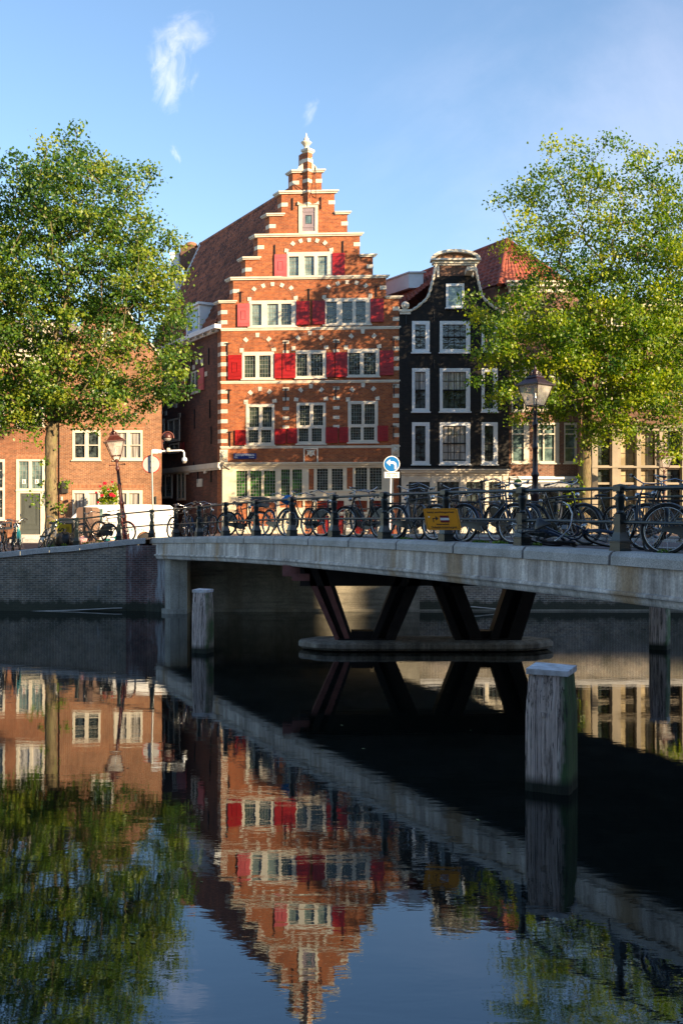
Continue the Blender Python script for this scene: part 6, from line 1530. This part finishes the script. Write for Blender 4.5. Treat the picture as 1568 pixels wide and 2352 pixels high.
for body, z, sz, x in (('Gebied eenrichtingsverkeer', .66, .052, -.02), ('invaarverbod', -.47, .050, -.02), ('Oudezijds Achterburgwal', -.74, .052, .02)):
    o = textmesh('lettering', body, sz, blackp, pl, (0, 0, 0), (0, 0, 0), bold=.0012, ext=.0)
    co = [v.co.copy() for v in o.data.vertices]
    for v, c_ in zip(o.data.vertices, co): v.co = TS_((c_.x*.96 + hw*x, -.0150, c_.y + hh*z))
m = MB(lambda p: (p[0] - cen.x, p[1] - cen.y, p[2] - cen.z))
for px_ in (1000, 1030): 
    a = P(px_, 1185, 19.7); m.tube([a + Vector((0, .03, 0)), a + Vector((.05, .35, -.02))], .012, 5)
m.build('wire_tie', M['iron'], os_)

# ================================================================ van
Yv = 43.6; vx = PX(253, Yv)
van = thing('delivery_van', 'white delivery van parked on the left quay facing left behind the railing', 'van', (vx, Yv, 2.22), R(180 + 9))
def arcb(cx_, r, n=8): return [(cx_ + r*math.cos(a), .34 + r*math.sin(a)) for a in np.linspace(math.pi, 0, n)]
prof = [(-2.78, .34)] + arcb(-1.55, .37) + arcb(1.60, .37) + [(2.42, .30), (2.50, .40), (2.50, .72), (2.42, .92), (2.20, 1.06), (1.85, 1.16), (1.66, 1.22), (1.20, 1.66), (1.02, 1.78), (.75, 1.85), (-1.6, 1.88), (-2.6, 1.84), (-2.73, 1.74), (-2.80, .9)]
cx0 = sum(p[0] for p in prof)/len(prof)
sl = [(-.94, .965), (-.91, .99), (-.80, 1.0), (.80, 1.0), (.91, .99), (.94, .965)]
m = MB(); vs = []; n = len(prof)
for y, k_ in sl:
    for x, z in prof:
        tum = .10*max(0, (z - 1.0))/.9 if abs(y) > .85 else 0
        vs.append((x*k_, y - math.copysign(tum, y), (z - .9)*(k_ if z > .5 else 1) + .9))
m.add(vs, [(i*n+k, i*n+(k+1) % n, (i+1)*n+(k+1) % n, (i+1)*n+k) for i in range(len(sl)-1) for k in range(n)] + [tuple(range(n-1, -1, -1)), tuple(range((len(sl)-1)*n, len(sl)*n))])
body = m.build('body', M['vanwhite'], van)
def sidez(z, y0): return y0 - .10*max(0, (z-1.0))/.9
for s_ in (-1, 1):
    m = MB(); P_ = [(.25, 1.14), (1.40, 1.12), (1.10, 1.50), (.92, 1.66), (.25, 1.68)]
    m.add([(x*.965, s_*(sidez(z, .94) + .012), z) for x, z in P_], [tuple(range(5)) if s_ < 0 else tuple(range(4, -1, -1))]); m.build('side_window', M['glass_teal'], van)
    m = MB(); m.box(.90, .94, s_*.955 - .004, s_*.955 + .004, 1.10, 1.50); m.build('quarter_bar', M['vanwhite'], van)
    m = MB()
    for x in (.15, -.75, -2.4): m.box(x - .006, x + .006, s_*.942 - .004, s_*.942 + .004, .45, 1.05)
    m.box(-2.3, .5, s_*.943 - .004, s_*.943 + .004, 1.03, 1.045); m.build('door_seam', plain('seam_grey', (.35, .35, .35)) if 'seam_grey' not in bpy.data.materials else bpy.data.materials['seam_grey'], van)
    m = MB(); m.box(.78, 1.0, min(s_*.96, s_*1.15), max(s_*.96, s_*1.15), 1.10, 1.36, ch=.05); m.build('wing_mirror', M['tyre'], van)
    m = MB(); m.prism([(2.02, 1.03), (2.43, .80), (2.47, .68), (2.20, .72), (1.98, .92)], min(s_*.62, s_*.95), max(s_*.62, s_*.95)); m.build('headlight', M['chrome'], van)
    for wx in (-1.55, 1.60):
        m = MB(); m.lathe([(.20, -.10), (.30, -.10), (.325, -.06), (.325, .06), (.30, .10), (.20, .10)], 22, c=(0, 0, 0)); m.v = [(wx + a, s_*.80 + c_, .325 + b) for a, b, c_ in m.v]; w_ = m.build('wheel', M['tyre_old'], van)
        m = MB(); m.lathe([(.04, .03), (.19, .06), (.20, .02), (.20, -.02)], 16, c=(0, 0, 0)); m.v = [(wx + a, s_*(.84 + c_), .325 + b) for a, b, c_ in m.v]; m.build('hubcap', M['galv'], w_)
m = MB(); m.add([(1.64, -.72, 1.235), (1.64, .72, 1.235), (1.215, .66, 1.655), (1.215, -.66, 1.655)], [(0, 1, 2, 3)]); m.v = [(x + .012, y, z + .012) for x, y, z in m.v]; m.build('windscreen', M['glass_dark'], van)
m = MB(); m.box(2.40, 2.515, -.55, .55, .62, .84, ch=.02); gr = m.build('grille', M['tyre'], van)
m = MB()
for z in (.67, .73, .79): m.box(2.516, 2.53, -.5, .5, z - .012, z + .012)
m.build('grille_bars', M['chrome'], gr)
m = MB(); m.box(2.38, 2.56, -.88, .88, .28, .56, ch=.05); m.build('bumper', M['vanwhite'], van)
teal = plain('teal_lettering', (.02, .36, .38), .5, var=.05, bmp=0)
textmesh('lettering', 'SIM KOEN', .17, teal, van, (-1.05, .949, .78), (R(90), 0, R(180)), sx=1.25, ext=.001)
m = MB(); m.add([(-.3, .951, .36), (-.95, .951, .36), (-.85, .951, .50), (-.2, .951, .50)], [(0, 1, 2, 3), (3, 2, 1, 0)]); m.build('teal_stripe', teal, van)

# ================================================================ street clutter on the left quay
Yk = 40.3; kx = PX(203, Yk)
cb = thing('utility_cabinet', 'light brown metal utility cabinet with rounded top and dark strap left of the van', 'utility cabinet', (kx, Yk, 2.30), R(-14))
brn = plain('brown_cabinet_paint', (.24, .15, .105), .45, var=.08)
m = MB(); pr_ = [(-.36, .25), (.36, .25), (.36, 1.50), (.33, 1.60), (.25, 1.65), (-.25, 1.65), (-.33, 1.60), (-.36, 1.50)]; m.prism(pr_[::-1], -.30, .30); m.build('casing', brn, cb)
m = MB(); m.prism([(-.05, .26), (.05, .26), (.05, 1.655), (-.05, 1.655)][::-1], -.31, .31); m.build('strap', M['iron'], cb)
m = MB(); m.box(-.32, .32, -.27, .27, 0, .249); m.build('base', M['galv'], cb)
Yk = 41.2; kx = PX(157, Yk)
cb = thing('waste_container', 'dark grey street waste container with yellow notice beside the elm trunk', 'waste container', (kx, Yk, 2.28), R(-8))
grm = plain('container_grey', (.13, .125, .115), .5, var=.1); yel = plain('yellow_notice', (.75, .52, .02), .5, bmp=0)
m = MB(); m.box(-.36, .36, -.3, .3, 0, 1.02, ch=.03); m.build('bin_body', grm, cb)
m = MB(); m.prism([(-.40, 1.02), (.40, 1.02), (.36, 1.14), (.15, 1.24), (-.2, 1.25), (-.37, 1.14)][::-1], -.34, .34); m.build('lid', M['galv'], cb)
m = MB(); m.box(-.28, .28, -.315, -.301, .52, .98); nt_ = m.build('notice', yel, cb)
o = textmesh('lettering', 'S', .34, blackp, nt_, (-.15, -.3165, .76), (R(90), R(-90), 0), bold=.006)
m = MB(); 
for z in (.70, .75, .80, .85): m.box(.04, .20, -.3175, -.3155, z, z + .02)
m.build('small_print', blackp, nt_)
def blob(name, label, px_, py_, Y, r, mat_, seed, cat, sq=.75):
    c = P(px_, py_, Y); rng_ = random.Random(seed); m = MB(); vs = []; nu, nv = 16, 9
    ph = [rng_.uniform(0, 6.28) for _ in range(6)]
    for j in range(nv + 1):
        th_ = math.pi*j/nv
        for i in range(nu):
            a = 2*math.pi*i/nu; k_ = 1 + .14*math.sin(3*a + ph[0] + 2*th_) + .10*math.sin(5*a + ph[1]) * math.sin(th_) + .08*math.sin(4*th_ + ph[2])
            vs.append((r*k_*math.sin(th_)*math.cos(a), r*k_*math.sin(th_)*math.sin(a), r*sq*k_*math.cos(th_) + r*sq*.8))
    m.add(vs, [(j*nu+i, (j+1)*nu+i, (j+1)*nu+(i+1) % nu, j*nu+(i+1) % nu) for j in range(nv) for i in range(nu)], 0, True)
    if sq > .8: m.tube([(0, 0, r*sq*1.7), (.03, .01, r*sq*2.1), (.08, 0, r*sq*2.2)], [.03, .05, .02], 6)
    o = m.build(name, mat_, None, label=label, category=cat); o.location = c; return o
blob('rubbish_bag', 'large shiny black bin bag on the left quay beside the elm foot', 148, 1254, 39.2, .32, M['bagblack'], 1, 'rubbish bag', .95)
blob('rubbish_bag', 'smaller black bin bag pushed against the leftmost railing post', 163, 1252, 39.3, .24, M['bagblack'], 2, 'rubbish bag', .9)
def stripebag():
    m, nt, b = newmat('red_white_striped_bag'); w_ = N(nt, 'ShaderNodeTexWave', wave_type='BANDS'); w_.inputs['Scale'].default_value = 7; w_.inputs['Distortion'].default_value = 2.5
    nt.links.new(mapping(nt), w_.inputs['Vector']); nt.links.new(ramp(nt, w_.outputs['Fac'], [(.4, (.55, .03, .03)), (.6, (.75, .72, .70))]), b.inputs['Base Color']); return m
blob('rubbish_bag', 'red and white striped shopping bag lying behind the railing by the cabinet', 190, 1250, 39.2, .24, stripebag(), 3, 'rubbish bag', .7)
blob('crumpled_sheet', 'crumpled turquoise plastic sheet on the ground under the roadster', 244, 1243, 39.3, .17, plain('turquoise_plastic', (.02, .50, .42), .35, var=.2), 5, 'plastic sheet', .35)
blob('saddle_cover', 'bright blue plastic cover tied over a saddle on the bridge railing', 661, 1156, 28.0, .17, plain('blue_plastic_cover', (.015, .22, .52), .35, var=.25, bmp=.5), 8, 'saddle cover', .7)

# rose bush trained up the gabled house
def leafcloud(parent, base, blobs, n, size, mat_, seed, name='foliage'):
    rng_ = np.random.default_rng(seed); cs = []
    for c, r, k_ in blobs: v = rng_.normal(size=(k_, 3)); v /= np.linalg.norm(v, axis=1)[:, None]; v *= rng_.uniform(0, 1, (k_, 1))**.4; cs.append(np.array(c) + v*np.array(r))
    C0 = np.vstack(cs); N_ = len(C0); nr = rng_.normal(size=(N_, 3)) + [.3, -.5, .4]; nr /= np.linalg.norm(nr, axis=1)[:, None]
    ax = rng_.normal(size=(N_, 3)); ax -= nr*(ax*nr).sum(1)[:, None]; ax /= np.linalg.norm(ax, axis=1)[:, None]; bx = np.cross(nr, ax); s_ = size*rng_.uniform(.7, 1.3, (N_, 1))
    V_ = np.stack([C0 - ax*s_*.5, C0 + bx*s_*.36, C0 + ax*s_*.5, C0 - bx*s_*.36], 1).reshape(-1, 3) - np.array(base)
    me = bpy.data.meshes.new(name); me.from_pydata(V_.tolist(), [], [tuple(range(i*4, i*4+4)) for i in range(N_)]); at = me.attributes.new('tone', 'FLOAT', 'POINT'); at.data.foreach_set('value', np.repeat(np.clip(rng_.normal(.5, .25, N_), 0, 1), 4).astype(np.float32))
    me.materials.append(mat_); o = bpy.data.objects.new(name, me); col.objects.link(o); o.parent = parent; return o
Yr = 49.2; rb = P(245, 1240, Yr); rose = thing('rose_bush', 'climbing rose bush with red blooms in front of the ground floor windows', 'rose bush', rb)
bl = [(tuple(P(248, 1135, Yr)), (.45, .35, .42), 420), (tuple(P(238, 1152, Yr)), (.35, .35, .3), 260), (tuple(P(262, 1150, Yr)), (.28, .3, .5), 240), (tuple(P(264, 1122, Yr)), (.15, .2, .3), 90), (tuple(P(240, 1180, Yr)), (.4, .3, .4), 220)]
leafcloud(rose, rb, bl, 0, .11, M['leaf_r'], 5)
m = MB(lambda p: (p[0]-rb.x, p[1]-rb.y, p[2]-rb.z)); 
for a in ((248, 1135), (238, 1120), (262, 1118), (228, 1150)): m.tube([rb + Vector((0, 0, -.3)), P(250, 1190, Yr), P(*a, Yr)], [.03, .02, .01], 5)
m.build('stems', M['bark'], rose)
rosered = plain('rose_petal_red', (.55, .01, .03), .5, var=.25, bmp=.3)
for (x, y, r) in ((241, 1110, .10), (258, 1107, .06), (231, 1117, .06), (221.5, 1131, .06), (234.6, 1138, .09), (256, 1136, .12), (262, 1139, .09), (249, 1124, .06), (225.6, 1154, .06)):
    c = P(x, y, Yr - .4); m = MB(); vs = []
    for j in range(6):
        for i in range(10): a = 2*math.pi*i/10 + j*.6; th_ = math.pi*(j+.3)/6.2; k_ = r*(1 + .18*math.sin(i*3.1 + j)); vs.append((k_*math.sin(th_)*math.cos(a), k_*math.sin(th_)*math.sin(a), k_*math.cos(th_)*.8))
    m.add(vs, [(j*10+i, (j+1)*10+i, (j+1)*10+(i+1) % 10, j*10+(i+1) % 10) for j in range(5) for i in range(10)]); o = m.build('rose_bloom', rosered, rose); o.location = c - rb

# round pub sign
Yq = 45.8; ps = thing('pub_sign', 'small round green hanging sign between the black house and the awning', 'pub sign', (PX(1188, Yq), Yq, PZ(1110, Yq)))
o0 = P(1188, 1110, Yq); T = lambda p: (p[0] - o0.x, p[1] - o0.y, p[2] - o0.z); k_ = Yq/F
m = MB(T); disc(m, o0, 11*k_, Yq - .04, Yq + .04, sx=.92); d_ = m.build('disc', plain('sign_green', (.008, .055, .025), .35, bmp=0), ps)
m = MB(T); m.tube([(o0.x + 10.6*k_*.92*math.cos(a), Yq - .045, o0.z + 10.6*k_*math.sin(a)) for a in np.linspace(0, 6.283, 33)[:-1]], .013, 5, closed=True); m.box(o0.x - .17, o0.x + .17, Yq - .048, Yq - .041, o0.z - .035, o0.z + .035); m.build('pale_rim', whitep, d_)
textmesh('lettering', 'BAR', .06, plain('sign_text_green', (.01, .10, .04), .5, bmp=0), d_, (0, -.0485, 0), (R(90), 0, 0), ext=.0005) if 0 else None
m = MB(T); m.tube([(o0.x, Yq, o0.z + .22), (o0.x, Yq, o0.z + .30), (o0.x, Yq + 2.0, o0.z + .30)], .018, 6); m.build('bracket', M['iron'], ps)

# weeds along the kerbs
rng_ = np.random.default_rng(9); blobs = []
for t in (4.9, 5.2, 6.35, 6.6, 7.0, 8.3): x, y = L(t, -.26); blobs.append(((x, y, zd(t) + .01), (.18, .14, .035), 70))
x, y = L(5.1, -W + .55); blobs.append(((PX(1275, 27.6), 27.6, 3.08), (.35, .2, .10), 120))
for px_ in (148, 196, 118, 230): X = PX(px_, 38.4); blobs.append(((X, 38.35, zk(X) + .03), (.15, .08, .07), 50))
o = leafcloud(None, (0, 0, 0), blobs, 0, .06, M['leaf_l'], 4, 'weeds'); o['kind'] = 'stuff'; o['label'] = 'small green weeds growing along the kerb stones'

# fallen leaves drifting on the canal
rng_ = np.random.default_rng(21); m = MB()
for i in range(60):
    Y = rng_.uniform(8, 36); X = rng_.uniform(-.34, .34)*Y; a = rng_.uniform(0, 6.28); s_ = rng_.uniform(.02, .045)
    m.add([(X + s_*math.cos(a), Y + s_*math.sin(a), .005), (X + s_*.5*math.cos(a+1.6), Y + s_*.5*math.sin(a+1.6), .006), (X - s_*math.cos(a), Y - s_*math.sin(a), .005), (X - s_*.5*math.cos(a+1.6), Y - s_*.5*math.sin(a+1.6), .006)], [(0, 1, 2, 3)])
m.build('floating_leaves', plain('fallen_leaf', (.20, .22, .08), .7), None, kind='stuff', label='scattered small leaves floating on the dark canal')
